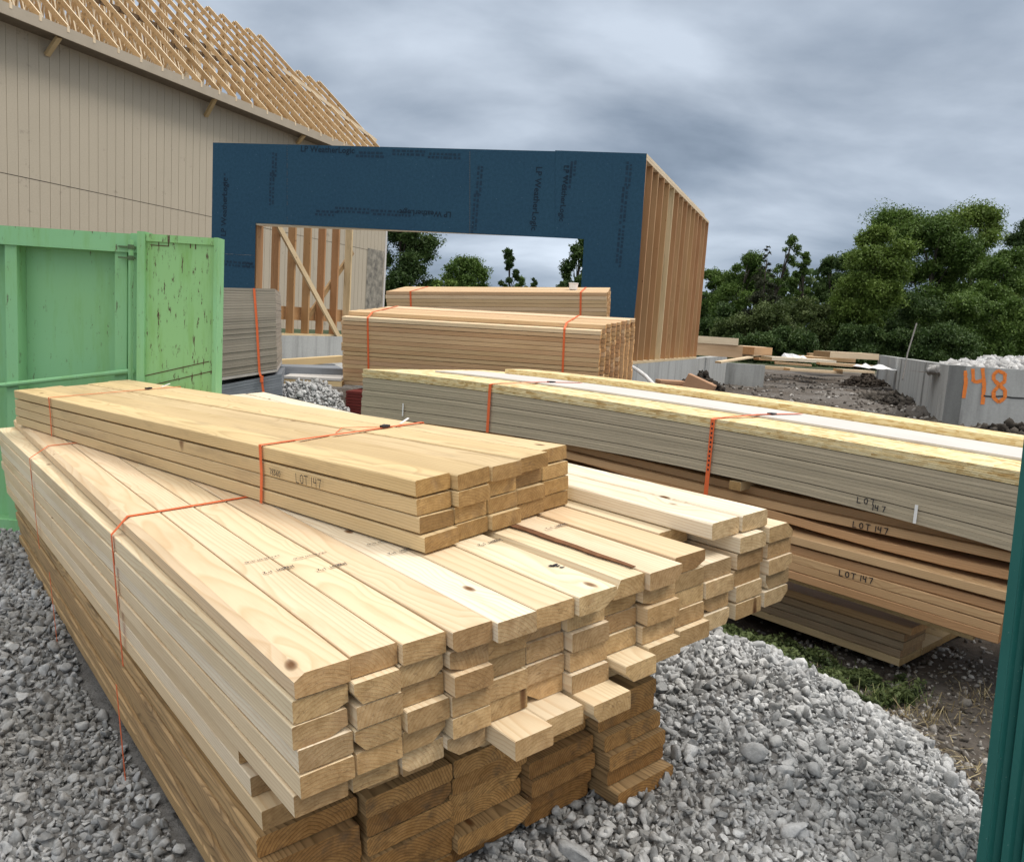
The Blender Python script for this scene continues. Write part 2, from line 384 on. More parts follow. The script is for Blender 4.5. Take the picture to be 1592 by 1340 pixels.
# ================================================================== main bundle (A) : 2x4 spruce
uA, wA, nA = frame(-170, 475, 5)
P1 = np.array([-.272, 1.041, -.522])+np.array([0, 0, 1.])
TA = .0370
def A_(a, l, h): return P1+wA*a+uA*l+nA*h
A = thing('lumber_bundle', 'wide strapped bundle of pale new boards, its cut ends facing the camera', 'lumber', A_(.6, 1.5, -.58), 'bundles of sawn lumber')
S0 = [0, .006, -.005, -.02, -.031, -.026, -.035, -.016, -.027, .001]
AB = [-.0, .087, .166, .245, .322, .404, .490, .590, .672, .772, .868, .972, 1.080]
def acol(c): return AB[c]
nb = 0
def wane_rand(p=.35):
    if rr.random() < p:
        return (rr.choice((0, 1, 1, 0)), rr.uniform(.008, .03), rr.uniform(.006, .02))
    return None
def aboard(c, r, l0, dz=0, da=0, bw=.086, wane=None, Ln=None, yaw=0, mat=None, label=None):
    x = acol(c); nxt = AB[c+1] if c < 12 else AB[c]+.09
    bw = min(.089, (nxt-x)-.0034); dz += rr.uniform(-.0012, .0012) if r else rr.uniform(-.0015, .001) if r < 50 else bw
    u = nrm(uA+wA*yaw); w = nrm(wA-uA*yaw)
    cen = A_(x+bw/2+da, l0, -TA*r+TA/2-.0002+dz)
    return board('board', cen, u, w, nA, (Ln or 3.18)-l0+rr.uniform(-.015, .015), bw, TA-.0026, mat or M_SPR, A, wane=wane, ch=.0016, label=label,
                 bend=(lambda x_, k=rr.uniform(-.001, .001): k*math.sin(x_*1.1)), seg=6)
for c in range(10):
    wn_ = {0: (3, .016, .010), 3: (0, .008, .008), 9: (1, .03, .012), 6: (1, .03, .02), 8: (1, .02, .02), 7: (3, .018, .03)}.get(c)
    aboard(c, 0, S0[c], wane=wn_)
for c, l0 in ((11, .0), (12, .005)): aboard(c, 0, l0, wane=(2, .022, .02) if c == 12 else (2, .01, .008))
aboard(10, 0, .13)
# two loose boards laid on the right-hand side
for a0, l0 in ((.905, .02), (1.0, .017)):
    board('board', A_(a0+.0435, l0, TA*1.5+.001), uA, wA, nA, 3.0, .0875, TA-.001, M_SPR, A, ch=.003, label='loose pale board lying on top of the bundle')
for r in range(1, 9):
    for c in range(13):
        l0 = rr.uniform(-.008, .008)
        yaw = -.019 if c == 0 else -.004
        if r == 5 and c in (4, 5, 6): l0 = (-.07, -.052, -.056)[c-4]
        elif r == 4 and c == 7: l0 = -.05
        elif r == 4 and c in (8, 9): l0 = -.012
        elif r >= 6 and c == 0: l0 = .17+(8-r)*.045
        elif r >= 5 and (c > 5 or r > 5) : l0 = .16+rr.uniform(-.03, .05)
        elif r == 5: l0 = rr.uniform(-.01, .02)
        if c in (3, 6, 8): l0 -= .012
        if c >= 10: l0 += .01
        if r == 5 and 7 <= c <= 9: l0 = .15
        if 3 <= r and c > 10 and r > 4: l0 = .22
        if r in (6, 7) and 0 < c: continue      # nothing of these is seen: packed core behind the outer rows
        aboard(c, r, l0, wane=wane_rand(), yaw=yaw, da=rr.uniform(-.003, .003)-(.004 if c == 0 else 0),
               mat=M_SPR)
mb = MB(); mb.box(A_(.10, .24, -TA*7.95), wA*1.02, uA*2.8, nA*(TA*2.9)); mb.build('packed_core', M_TAN, A)
# stickers between the two bundles
for l in (.5, 1.6, 2.7):
    mb = MB(); mb.box(A_(.02, l, -.3345+.0), wA*1.05, uA*.04, nA*.002); 
# straps on A
for l, kk in ((1.03, 0), (2.25, 1)):
    ah = acol(0); yo = -.019*l
    zt = TA+.0015
    pts = [A_(1.15, l, zt)]+[A_(ah+.012, l, zt), A_(ah+yo-.008, l-.005, .0015), A_(ah+yo-.009, l, -TA*4), A_(ah+yo-.008, l+.015, -TA*9)]
    strap('strap', pts, uA, A, sw=.011 if kk == 0 else .008)
# printed grade stamps, upside down as seen from the camera
mb = MB(); ed = []
for i in range(26):
    l_ = .01+.70*i/25; a_ = AB[8]-.002+.001*math.sin(i*1.3); w_ = .006+.010*math.sin(math.pi*min(1, (i+1)/26))*(.6+.4*rr.random())
    ed.append((A_(a_-w_, l_, TA+.0006), A_(a_+w_*.35, l_, TA+.0004)))
for (p_, q_), (r_, s2_) in zip(ed[:-1], ed[1:]): mb.prism([p_, q_, s2_, r_], nA*.0015)
mb.build('bark_edge', flat('bark_strip', (.20, .09, .04), .9, var=(.10, .045, .02), scale=40), A)
mb = MB(); 
for k_ in range(9): q_ = A_(.555+rr.uniform(-.012, .012), .105+rr.uniform(-.012, .012), TA+.0004); mb.box(q_, wA*rr.uniform(.003, .009), uA*rr.uniform(.002, .006), nA*.0006)
tag(mb.build('pitch_stain', M_INK, A), None, None, kind='stuff')
for a0, l0 in ((.115, .42), (.20, .37), (.35, .37), (.52, .30), (.70, .30), (.118, .50), (.20, .46), (.355, .45)):
    t_ = 'Jaggeri  1°2'
    k = .0155 if l0 not in (.50, .46, .45) else .010
    printed(t_ if k > .012 else 'S-P-F KD-HT STUD', A_(a0+.062, l0+.012, TA+.0014), -wA, -uA, k, A, M_INK, 'grade_stamp', sx=.85)
# ================================================================== lower bundle (C) : wide brown planks
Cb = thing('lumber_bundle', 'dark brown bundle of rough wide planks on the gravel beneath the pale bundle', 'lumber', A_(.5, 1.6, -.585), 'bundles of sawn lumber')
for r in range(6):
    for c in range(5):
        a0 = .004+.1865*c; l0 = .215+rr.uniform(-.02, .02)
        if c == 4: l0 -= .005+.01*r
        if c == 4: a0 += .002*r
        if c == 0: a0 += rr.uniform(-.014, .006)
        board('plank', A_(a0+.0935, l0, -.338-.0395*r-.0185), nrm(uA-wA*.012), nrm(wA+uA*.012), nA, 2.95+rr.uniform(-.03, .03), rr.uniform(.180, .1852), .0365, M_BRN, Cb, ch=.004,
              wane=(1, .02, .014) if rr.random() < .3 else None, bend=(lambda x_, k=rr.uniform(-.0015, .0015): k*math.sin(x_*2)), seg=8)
for l in (.95, 1.95): strap('strap', [A_(-.062, l, -.335), A_(-.062, l+.01, -.58)], uA, Cb, sw=.008)
# ================================================================== top bundle (B) : weathered tan 2x4
Bn = A_(.402, .336, TA+.002); Bf = A_(-.018, 2.947, TA+.002); Bw = A_(.884, .44, TA+.002)
uB = nrm(Bf-Bn); nB = nA; wB = nrm(np.cross(uB, nB)); LB = np.linalg.norm(Bf-Bn); 
def B_(a, l, h): return Bn+wB*a+uB*l+nB*h
TB = .0355; BWp = .0975
Bt = thing('lumber_bundle', 'small weathered tan bundle four boards high, laid askew on top of the pale bundle', 'lumber', B_(.25, 1.3, 0), 'bundles of sawn lumber')
for r in range(4):
    for c in range(5):
        l0 = rr.uniform(-.012, .012)+(0 if c else 0)+{0: 0, 1: .0, 2: .0, 3: .01, 4: .02}[c]
        if r == 3 and c == 3: l0 = -.0
        tilt = rr.uniform(-.02, .02); w2 = nrm(wB+nB*tilt); n2 = nrm(nB-wB*tilt)
        gap = (.0022+rr.uniform(-.0018, .0018)) if (r == 3) else 0
        if (r, c) in ((3, 1), (2, 3)): w2 = nrm(wB+nB*.05); n2 = nrm(nB-wB*.05)
        board('board', B_(c*BWp+BWp/2, l0, r*(TB+.0006)+TB/2+gap), uB, w2, n2, LB-l0+rr.uniform(-.04, .02), BWp-.006, TB-.0024, M_TAN, Bt, ch=.0022,
              wane=(3, .045, .006) if (r, c) == (0, 9) else None, bend=(lambda x_, k=rr.uniform(-.0006, .0006): k*math.sin(x_*1.3)), seg=6)
HB = 4*(TB+.0006)+.003
for l, c2 in ((.60, .0), (2.16, 0)):
    sgn = 0.02
    e_ = BWp*5+.002
    strap('strap', [B_(e_, l-.04, HB-.02), B_(e_-.004, l-.04, HB+.0012), B_(-.002, l+.0, HB+.0012), B_(-.003, l, HB*.5), B_(-.003, l+.012, 0)], uB, Bt, sw=.011 if l < 1 else .008)
    knot_clip(B_(e_-.13, l-.03, HB+.005), uB, wB, nB, Bt)
    mb = MB(); q = B_(e_-.08, l-.035, HB+.006); mb.bar(q, q+wB*.045+uB*.02+nB*.008, .006, .002, nB); mb.build('strap_tail', M_WHITE, Bt)
strap('strap', [B_(.40, .55, HB+.0018), B_(.28, .66, HB+.0018), B_(.22, .60, HB+.0018)], wB, Bt, sw=.004)
O = B_(-.0022, .44, TB*2+.008)
scribble('LOT 147', O, -uB, nB, -wB, .021, Bt, M_INK, sw=.0022)
scribble('78360', B_(-.0022, .56, TB*2+.010), -uB, nB, -wB, .015, Bt, M_INK, sw=.0018, adv=.7)
# ================================================================== right-hand piles (D siding sheets, E fir planks, F planks)
uD = np.array([-math.sin(math.radians(48)), math.cos(math.radians(48)), 0]); wD = np.array([-uD[1]*-1, 0, 0])
wD = np.array([uD[1], -uD[0], 0]); nfD = wD
RD = at(1551, 1001, 2.95)
def sz(px, py, off=0):
    q = onp(px, py, nfD, RD+wD*off); return float((q-RD)@uD), float(q[2])
def curve(st, deg=2, off=0):
    a = np.array([sz(x, y, off) for x, y in st]); return np.poly1d(np.polyfit(a[:, 0], a[:, 1], min(deg, len(a)-1)))
D = thing('siding_bundle', 'long bundle of taupe siding sheets topped with yellow strand board and white boards', 'sheet bundle', at(1200, 700, 4.2), 'bundles of sheet material')
zb = curve([(590, 649), (761, 672), (1109, 735), (1300, 783), (1572, 856)], 3)
zt = curve([(562, 573.4), (761, 596.3), (1112, 651), (1587, 733)], 3)
sL = sz(562, 600)[0]; sR = -.50; LD = sL-sR
NS, NO = 15, 6; fr = []
tt = [(.0, .155)]
edges = [0, .05, .10, .15, .205, .27, .33, .385, .44, .50, .56, .61, .66, .715, .765, .815]
oe = [.825, .852, .882, .912, .942, .972, 1.0]
def sheet(name, k0, k1, mat, w0, w1, lo=0, ro=0, gapz=.0012, par=D, zz=None):
    f0 = (lambda s: zb(s)+(zt(s)-zb(s))*k0) if zz is None else zz[0]
    f1 = (lambda s: zb(s)+(zt(s)-zb(s))*k1-gapz) if zz is None else zz[1]
    s0, s1 = sR+ro, sL-lo; n = 14; mb = MB(); vs = []
    for i in range(n+1):
        s = s0+(s1-s0)*i/n; b_ = RD+uD*s; a0 = f0(s); a1 = f1(s)
        for wv, zv in ((w0, a0), (w1, a0), (w1, a1), (w0, a1)):
            q = b_+wD*wv; vs.append((q[0], q[1], zv))
    fs = [(0, 1, 2, 3)]+[(i*4+k, (i+1)*4+k, (i+1)*4+(k+1) % 4, i*4+(k+1) % 4) for i in range(n) for k in range(4)]+[(n*4+3, n*4+2, n*4+1, n*4)]
    mb.add(vs, [f[::-1] for f in fs])
    return mb.build(name, mat, par, loc=(RD[0], RD[1], .5), basis=(uD, -wD, UP))
for k in range(NS):
    g = .004 if k in (3, 9) else .0008
    sheet('siding_sheet', edges[k], edges[k+1], M_SIDE, rr.uniform(0, .006), 1.2, lo=rr.uniform(0, .012), gapz=g)
for k in range(NO):
    sheet('strand_board_sheet', oe[k], oe[k+1], M_OSB, rr.uniform(-.006, .006), 1.2, lo=rr.uniform(0, .01), gapz=.0012)
f_top = lambda s: zt(s)
sheet('white_board', 0, 0, M_PRIMED, .36, .78, lo=.36, zz=(lambda s: zt(s)+.0005, lambda s: zt(s)+.011))
sheet('white_board', 0, 0, M_PRIMED, .785, .84, lo=.75, zz=(lambda s: zt(s)+.0005, lambda s: zt(s)+.006))
sheet('strand_board_strip', 0, 0, M_OSB, .93, 1.19, lo=.5, zz=(lambda s: zt(s)+.0005, lambda s: zt(s)+.035))
def dp(s, w_, z_): return RD+uD*s+wD*w_+UP*(z_-RD[2])
for px, ylow in ((761, 672), (1111, 771)):
    s = sz(px, 640)[0]; zl = sz(px-3, ylow)[1]
    strap('strap', [dp(s-.12, .72, zt(s)+.013), dp(s-.05, .37, zt(s)+.013), dp(s, .02, zt(s)+.0015), dp(s, -.009, zt(s)-.004), dp(s, -.009, zl)], uD, D, sw=.022)
    mb = MB(); mb.bar(dp(s-.07, .45, zt(s)+.016), dp(s-.07, .50, zt(s)+.016), .03, .006); mb.build('strap_clip', M_CLIP, D)
# small black print on the orange strap
mb = MB(); s = sz(1111, 640)[0]
for k in range(11):
    z_ = zt(s)-.03-.022*k
    mb.box(dp(s-.004, -.0102, z_), uD*.008, -wD*.0004, UP*.010)
mb.build('strap_print', M_INK, D)
for (x0, y0, y1) in ((1426, 784.5, 814), (628, 627, 647)):
    s, z1 = sz(x0, y0); _, z0 = sz(x0, y1); mb = MB(); mb.box(dp(s-.006, -.0075, z0), uD*.012, wD*.001, UP*(z1-z0)); mb.build('white_edge_mark', M_WHITE, D)
def wr(text, x, y, x2, y2, h, parent, off=-.0078, sw=.004, adv=.85):
    s, z_ = sz(x, y, off); s2, z2 = sz(x2, y2, off); u_ = nrm(uD*(s2-s)+UP*(z2-z_))
    scribble(text, dp(s, off, z_), u_, UP, -wD, h, parent, M_INK, sw=sw, lift=0, adv=adv)
wr('LOT', 1332.5, 781.3, 1354.9, 784.5, .023, D, adv=1.2); wr('147', 1356, 792.5, 1375, 796, .022, D, adv=1.25)
# spacer blocks under the siding
def spacer(x0, y0, x1, parent, nm='spacer_block', ht=.04, off=.0):
    s0, z0 = sz(x0, y0); s1, _ = sz(x1, y0); mb = MB()
    mb.box(dp(s1, off, z0), uD*(s0-s1), wD*.9, UP*ht); mb.build(nm, M_TAN, parent, basis=(wD, uD, UP))
spacer(1133, 760, 1151, D); spacer(741, 681, 749, D, ht=.035)
E_t = thing('lumber_bundle', 'sagging bundle of reddish fir planks marked LOT 147 twice, right under the taupe siding', 'lumber', at(1400, 900, 3.4), 'bundles of sawn lumber')
EB = [(0, [(1206, 893), (1300, 922.3), (1550.8, 1001.4)], 0), (0, [(1300, 908), (1552, 986.6)], .001), (0, [(1300, 894.5), (1554, 970.3)], .0),
      (0, [(1300, 880), (1557.5, 953)], .008), (0, [(1300, 864), (1563, 934.7)], -.01), (.05, [(1236, 817), (1300, 836), (1568.7, 902.4)], .06), (.045, [(1040, 757), (1300, 814.9), (1568.7, 874)], .055),
      (.09, [(1040, 741), (1300, 799), (1568.7, 858)], .10)]
c0 = curve(EB[0][1], 2)
for k, (o_, st, off) in enumerate(EB):
    cz = curve(st, 1, off); 
    base = c0; ref = sz(st[-1][0], st[-1][1], off)
    if len(st) == 2:
        s1, z1 = sz(*st[0], off); s2, z2 = ref
        d1, d2 = z1-base(s1), z2-base(s2)
        fz = lambda s, a=s1, b=s2, p=d1, q=d2: base(s)+q+(p-q)*(s-b)/(a-b)*(1 if s < 1.2 else 1)
    else: fz = curve(st, 2, off)
    s0 = [0, .0, -.005, -.012, -.05, -.3, -.3, -.3][k]
    # beyond what the near stations measure, run straight on
    sm = .9
    def fz2(s, fz=fz, sm=sm):
        if s <= sm: return fz(s)
        g = (fz(sm)-fz(sm-.1))/.1; g = g*.5+.06*.5*(1 if g > 0 else 1)
        return fz(sm)+(s-sm)*g
    for c in range(3 if k < 5 else 2):
        Pn = dp(s0+rr.uniform(0, .01)*(c > 0), off+.115+c*.236, fz2(s0)+.019)
        board('plank', Pn, uD, wD, UP, (3.9-s0) if k < 7 else 3.2, .231, .0375, M_FIR, E_t, ch=.003, seg=16, bend=(lambda x, s0=s0, f=fz2: f(s0+x)-f(s0)))
# sticker laths between the spread rows
for s in (.15, 1.3, 2.6):
    pass
wr('LOT 147', 1325.8, 819, 1368.3, 828, .024, E_t, off=.0485, adv=1.1); wr('LOT 147', 1304.5, 894.3, 1343.7, 904.3, .024, E_t, off=-.0055, adv=1.05)
# F
uF = np.array([-math.sin(math.radians(41.3)), math.cos(math.radians(41.3)), 0]); wF = np.array([uF[1], -uF[0], 0])
RF = at(1399.6, 1037.7, 3.42)
Fp = thing('lumber_bundle', 'low pile of greyed planks on the weedy soil under the sagging fir planks', 'lumber', RF+uF*1.5+wF*.4, 'bundles of sawn lumber')
for r in range(5):
    for c in range(4):
        l0 = (0 if r == 0 else .0 if r < 4 else -.03)+(0 if c == 0 else (.10 if r > 0 else .0))
        mt = M_TAN if r == 0 else (M_GREY if r < 4 else M_FIR)
        board('plank', RF+uF*(l0+rr.uniform(0, .01))+wF*(.118+c*.238)+UP*(.019+r*.0385), uF, wF, UP, 3.4-l0, .233, .0352, mt, Fp, ch=.003)
s_ = sz(1512, 996, .15)
board('plank', np.array([0, 0, 0])+dp(s_[0], .27, s_[1]+.019), uD, wD, UP, 2.6, .235, .037, M_TAN, Fp, seg=10, bend=lambda x: .055*x-.004*x*x, label='long tan plank bridging to the fir planks above')
# ================================================================== stud packs in front of the garage (H1, H2)
def pack(label, PL, PR, wv, rows, cols, pitch, cw, nm, extra=None, drop=0, matx=M_STUD):
    PL, PR = np.asarray(PL), np.asarray(PR)
    u_ = nrm(PL-PR); Lg = np.linalg.norm(PL-PR); w_ = nrm(np.array([-u_[1], u_[0], 0.]));
    if w_[1] < 0: w_ = -w_
    w_ = nrm(w_+UP*.13)
    n_ = nrm(np.cross(w_, u_)); n_ = n_ if n_[2] > 0 else -n_
    skew = wv
    T = thing('lumber_bundle', label, 'lumber', PR-UP*rows*pitch+w_*.3+u_*Lg/2, 'bundles of sawn lumber')
    cnt = 0; stuff = MB()
    order = [(r, c) for r in range(rows) for c in range(cols)]
    order.sort(key=lambda rc: (min(rc[0], rc[1]*1.0), rc[0]))
    for (r, c) in order:
        if r < drop and c == 0: continue
        P = PR+w_*(c*cw+cw/2)+u_*(skew*c*cw+rr.uniform(-.004, .004))-n_*(r*pitch+pitch/2)
        if cnt < 97:
            board('stud', P, u_, w_, n_, Lg+rr.uniform(-.006, .006), cw-.002, pitch-(.0028 if rr.random() < .8 else .008), matx, T, ch=.002); cnt += 1
        else: stuff.box(P-w_*(cw-.003)/2-n_*(pitch-.002)/2, u_*Lg, w_*(cw-.003), n_*(pitch-.002))
    if stuff.v: tag(stuff.build('stud', matx, T, loc=PR, basis=(u_, w_, np.cross(u_, w_))), None, None, kind='stuff')
    return T, u_, w_, n_, Lg
T1, u1, w1, n1_, L1 = pack('tall pack of fir studs with its cut ends showing, before the garage opening', at(530, 485, 7.15), at(934, 507, 6.62), -.32, 17, 8, .0385, .0935, 'h1', drop=1)
PR1 = at(934, 507, 6.62)
for fx in (.11, .87):
    b_ = PR1+u1*L1*(1-fx)
    strap('strap', [b_+w1*.7+n1_*.002, b_+w1*.10+n1_*.002, b_-w1*.001-n1_*.04, b_-w1*.004-n1_*.6], u1, T1, sw=.018)
T2, u2_, w2_, n2_, L2 = pack('far pack of fir studs behind the tall one, a small white cup on top', at(600, 453, 8.7), at(944, 455, 8.35), 0, 12, 8, .0395, .092, 'h2')
PR2 = at(944, 455, 8.35)
for fx in (.115, .885):
    b_ = PR2+u2_*L2*(1-fx)
    strap('strap', [b_+w2_*.7+n2_*.002, b_+n2_*.002-w2_*.002, b_-w2_*.004-n2_*.4], u2_, T2, sw=.02)
cp = PR2+u2_*.38+w2_*.35+n2_*.001
mb = MB(); mb.tube([cp, cp+UP*.065], [.042, .05], 20); mb.tube([cp+UP*.065, cp+UP*.072], [.054, .053], 20)
tag(mb.build('paper_cup', M_WHITE), 'small white cup standing on the far stud pack', 'cup')
# dark red boards under the stud pack
rd = at(538, 607, 6.9); T3 = thing('red_board_pile', 'low pile of dark red painted boards under the left of the tall stud pack', 'boards', rd+np.array([.3, .2, -.4]))
for k in range(14):
    mb = MB(); mb.box(rd+np.array([rr.uniform(-.004, .004), 0, -.026*(k+1)]), (1.6, -.25, 0), (.08, .5, 0), (0, 0, .0225)); mb.build('board', M_REDP, T3)
mb = MB(); mb.box(PR1+u1*(L1-.25)-n1_*(.0385*17+.07)+w1*.1, u1*.09, w1*.6, UP*.07); tag(mb.build('timber_spacer', M_BRN), 'dark timber spacer between the tall stud pack and the red boards', 'timber')
# ================================================================== grey sheet stacks beside the container (J)
uJ = np.array([math.sin(math.radians(13)), math.cos(math.radians(13)), 0]); wJ = np.array([-uJ[1], uJ[0], 0]); RJ = at(386, 500, 6.5)
nfJ = wJ
uJ2 = nrm(np.array([.97, .25, 0])); wJ2 = np.array([-uJ2[1], uJ2[0], 0]); RJ = at(386, 500, 6.4)
def jp(x, y): return onp(x, y, wJ2, RJ)
def jstack(label, tl, tr, bl, br, n, mat, depth, nm):
    TL, TR, BL, BR = jp(*tl), jp(*tr), jp(*bl), jp(*br)
    T = thing('sheet_stack', label, 'sheets', (BL+BR)/2+wJ2*depth/2, 'bundles of sheet material')
    for k in range(n):
        a0, a1 = BL+(TL-BL)*k/n, BR+(TR-BR)*k/n
        b0, b1 = BL+(TL-BL)*(k+.93)/n, BR+(TR-BR)*(k+.93)/n
        j = rr.uniform(-.004, .004); e = nrm(a1-a0)*rr.uniform(-.003, .003)
        o = wJ2*j
        MB().prism([a0+o, a1+o+e, b1+o+e, b0+o], wJ2*depth).build('sheet', mat, T, basis=(uJ2, wJ2, UP))
    return T
TJ = jstack('square stack of beige grey sheet edges with one orange strap, behind the open green door', (320, 446.5), (428, 449), (320, 590), (431, 573), 34, M_SHEETG, 1.2, 'j')
mb = MB(); a, b_ = jp(320, 595), jp(431, 578); mb.prism([a, b_, jp(431, 574), jp(320, 590.5)], wJ2*1.2); mb.build('cover_board', flat('pale_board', (.5, .46, .42)), TJ)
TJ2 = jstack('lower stack of bluish grey sheets beneath the strapped beige grey sheets', (320, 603), (437.5, 581), (320, 700), (440, 668), 22, M_SHEETB, 1.3, 'j2')
q = [jp(395, 448.5)-wJ2*.004, jp(399, 500)-wJ2*.006, jp(403.5, 578)-wJ2*.01, jp(407, 590)-wJ2*.02, jp(413, 632)-wJ2*.015]
strap('strap', [jp(395, 448.5)+wJ2*.8+UP*.003]+q, uJ2, TJ, sw=.018)
mb = MB(); mb.tube([q[3]-UP*.02, q[3]+UP*.03], .014, 8); mb.build('strap_knot', M_STRAP, TJ)
# ================================================================== green container (K)
def m_green(name, base, rust, seed, th=.60):
    m, t, b = newmat(name); co = texco(t); K = t.links.new
    a = noise(t, co, 1.5, 4, .6); c = mix(t, a, base, tuple(x*y for x, y in zip(base, (1.05, .93, .74))))
    v1_ = noise(t, mapping(t, co, (50, 50, 11), (seed, 0, 0)), 1.0, 6, .75); v2_ = noise(t, mapping(t, co, (3, 3, 2.2), (seed, 3, 1)), 1.0, 3, .5)
    m1 = mth(t, 'MULTIPLY', ramp1(t, v1_, [(th, 0), (th+.05, 1)]), ramp1(t, v2_, [(.5-rust*.12, 0), (.66-rust*.12, 1)]))
    g = noise(t, mapping(t, co, (12, 12, 1.5), (seed, 5, 0)), 1.0, 5, .7)
    c = mix(t, ramp1(t, g, [(.5, 0), (.8, .35+.3*rust)]), c, (.16, .34, .08))
    c = mix(t, m1, c, (.07, .035, .025))
    K(c, b.inputs['Base Color']); b.inputs['Roughness'].default_value = .5; bump(t, b, a, .25, .02); return m
MG = m_green('green_paint', (.21, .47, .26), 1.2, 1.0, .60); MG2 = m_green('green_paint_worn', (.23, .48, .23), 2.9, 4.0, .565)
YK = 3.8
def kp(x, y, dy=0): return at(x, y, YK+dy)
zk = kp(100, 357)[2]; zk0 = -.17+.0
Kc = thing('roll_off_container', 'rusty light green steel waste container at the left edge, its door swung open', 'container', (kp(60, 800)[0], YK+.8, zk0))
X = lambda px, y=500: kp(px, y)[0]
xl, xr_ = X(0, 500)-1.6, X(206, 500)
def kb(nm, x0, x1, z0, z1, y0, y1, mat=None, par=None):
    return MB().box((x0, y0, z0), (x1-x0, 0, 0), (0, y1-y0, 0), (0, 0, z1-z0)).build(nm, mat or MG, par or Kc, loc=(x0, y0, zk0))
kb('side_panel', xl, xr_+.0, zk0+.08, zk-.05, YK+.085, YK+.095)
kb('top_rail', xl, xr_+.02, zk-.085, zk, YK-.0, YK+.09)
kb('bottom_rail', xl, xr_, zk0, zk0+.09, YK+.0, YK+.10)
for px in (17, -200, 187): kb('rib', X(px)-.032, X(px)+.024, zk0+.09, zk-.085, YK+.012, YK+.084)
kb('rib', X(187)+.026, X(187)+.030, zk0+.09, zk-.085, YK+.03, YK+.084)
kb('far_side', xl-1, at(120, 400, YK+1.2)[0], zk0+.08, zk-.12, YK+1.2, YK+1.23); kb('floor_plate', xl, at(120, 400, YK+1.2)[0], zk0+.06, zk0+.079, YK+.1, YK+1.2)
kb('end_post', xr_-.02, xr_+.03, zk0, zk+.005, YK+.02, YK+.1)
mb = MB(); mb.tube([kp(-60, 606), kp(207, 576.5)], .012, 10); mb.build('tie_rod', MG, Kc)
# hinge post, door
hx = X(208, 480)
mb = MB(); mb.tube([(hx, YK-.03, zk0+.1), (hx, YK-.03, zk-.03)], .011, 10); mb.build('hinge_rod', MG, Kc)
for z_ in (zk-.06, zk-.11, zk-1.1):
    mb = MB(); mb.tube([(hx, YK-.03, z_-.012), (hx, YK-.03, z_+.008)], .014, 10); mb.box((hx-.07, YK-.01, z_-.004), (.08, 0, 0), (0, .012, 0), (0, 0, .007)); mb.build('hinge', flat('rusty_steel', (.10, .16, .08), .6, .2), Kc)
zd = kp(280, 369, -.06)[2]; d0, d1 = kp(217, 480, -.1)[0], kp(337, 480, -.1)[0]
dr = MB().box((d0, YK-.10, zk0+.12), (d1-d0, .0, 0), (0, .05, 0), (0, 0, zd-zk0-.12)).build('door', MG2, Kc, loc=(d0, YK-.1, zk0))
for (a, b_, c_, e_) in ((d0-.006, d0+.028, zk0+.1, zd+.01), (d1-.012, d1+.006, zk0+.1, zd+.004)):
    MB().box((a, YK-.115, c_), (b_-a, 0, 0), (0, .08, 0), (0, 0, e_-c_)).build('door_edge', MG, dr)
MB().box((d0+.03, YK-.108, zd-.03), (d1-d0-.045, 0, 0), (0, .01, 0), (0, 0, .032)).build('door_top_band', MG2, dr)
mb = MB()
for (x0, y0, x1, y1) in ((234, 372, 262, 374), (234, 381, 262, 383), (275, 375, 296, 377), (304, 376, 336, 379), (262, 374, 262, 383), (304, 377, 304, 388), (296, 376, 296, 386), (218, 586, 325, 562), (240, 598, 330, 577)):
    a = kp(x0, y0, -.101); b_ = kp(x1, y1, -.101); mb.bar(a, b_, .002, .0035, (0, 0, 1) if abs(x1-x0) > 2 else (1, 0, 0))
mb.build('rust_seam', flat('rust', (.09, .045, .03), .9), dr)
# ================================================================== ribbed green bin at the right edge (G)
def m_teal():
    m, t, b = newmat('dark_green_ribbed_plastic'); co = texco(t)
    n = noise(t, co, 5, 5, .6); sp_ = noise(t, co, 160, 2, .5)
    c = mix(t, n, (.012, .085, .075), (.02, .12, .105)); c = mix(t, ramp1(t, sp_, [(.72, 0), (.76, .6)]), c, (.2, .3, .28))
    t.links.new(c, b.inputs['Base Color']); b.inputs['Roughness'].default_value = .38; bump(t, b, n, .2, .01); return m
MT = m_teal()
Gb, Gt = at(1527, 1312, 1.42), at(1590, 758, 1.42); gd = nrm(Gt-Gb); Gt2 = Gb+gd*1.05; Gb2 = Gb-gd*.12
Gt_ = thing('ribbed_bin', 'dark green ribbed bin cut off by the right edge of the photo', 'bin', Gb2+np.array([.3, .3, 0]))
gx = np.array([.97, -.25, 0]); gx = nrm(gx-gd*np.dot(gx, gd)); gy = np.array([.72, .69, 0]); gy = nrm(gy-gd*np.dot(gy, gd))
def corr(O, ax, nrmv, width, pitch=.034, dep=.012):
    prof = []; x = 0
    while x < width:
        prof += [(x, 0), (x+pitch*.35, 0), (x+pitch*.5, dep), (x+pitch*.85, dep)]; x += pitch
    prof.append((width, 0)); Hh = np.linalg.norm(Gt2-Gb2); mb = MB(); vs = []; th = .004
    for (a, b_) in prof: vs += [O+ax*a+nrmv*b_, O+ax*a+nrmv*b_+gd*Hh]
    for (a, b_) in prof: vs += [O+ax*a+nrmv*(b_+th), O+ax*a+nrmv*(b_+th)+gd*Hh]
    k = len(prof); fs = []
    for i in range(k-1):
        fs += [(2*i, 2*i+2, 2*i+3, 2*i+1), (2*k+2*i+1, 2*k+2*i+3, 2*k+2*i+2, 2*k+2*i), (2*i+1, 2*i+3, 2*k+2*i+3, 2*k+2*i+1)]
    fs += [(0, 1, 2*k+1, 2*k), (2*k-2, 4*k-2, 4*k-1, 2*k-1)]
    mb.add(vs, fs); return mb
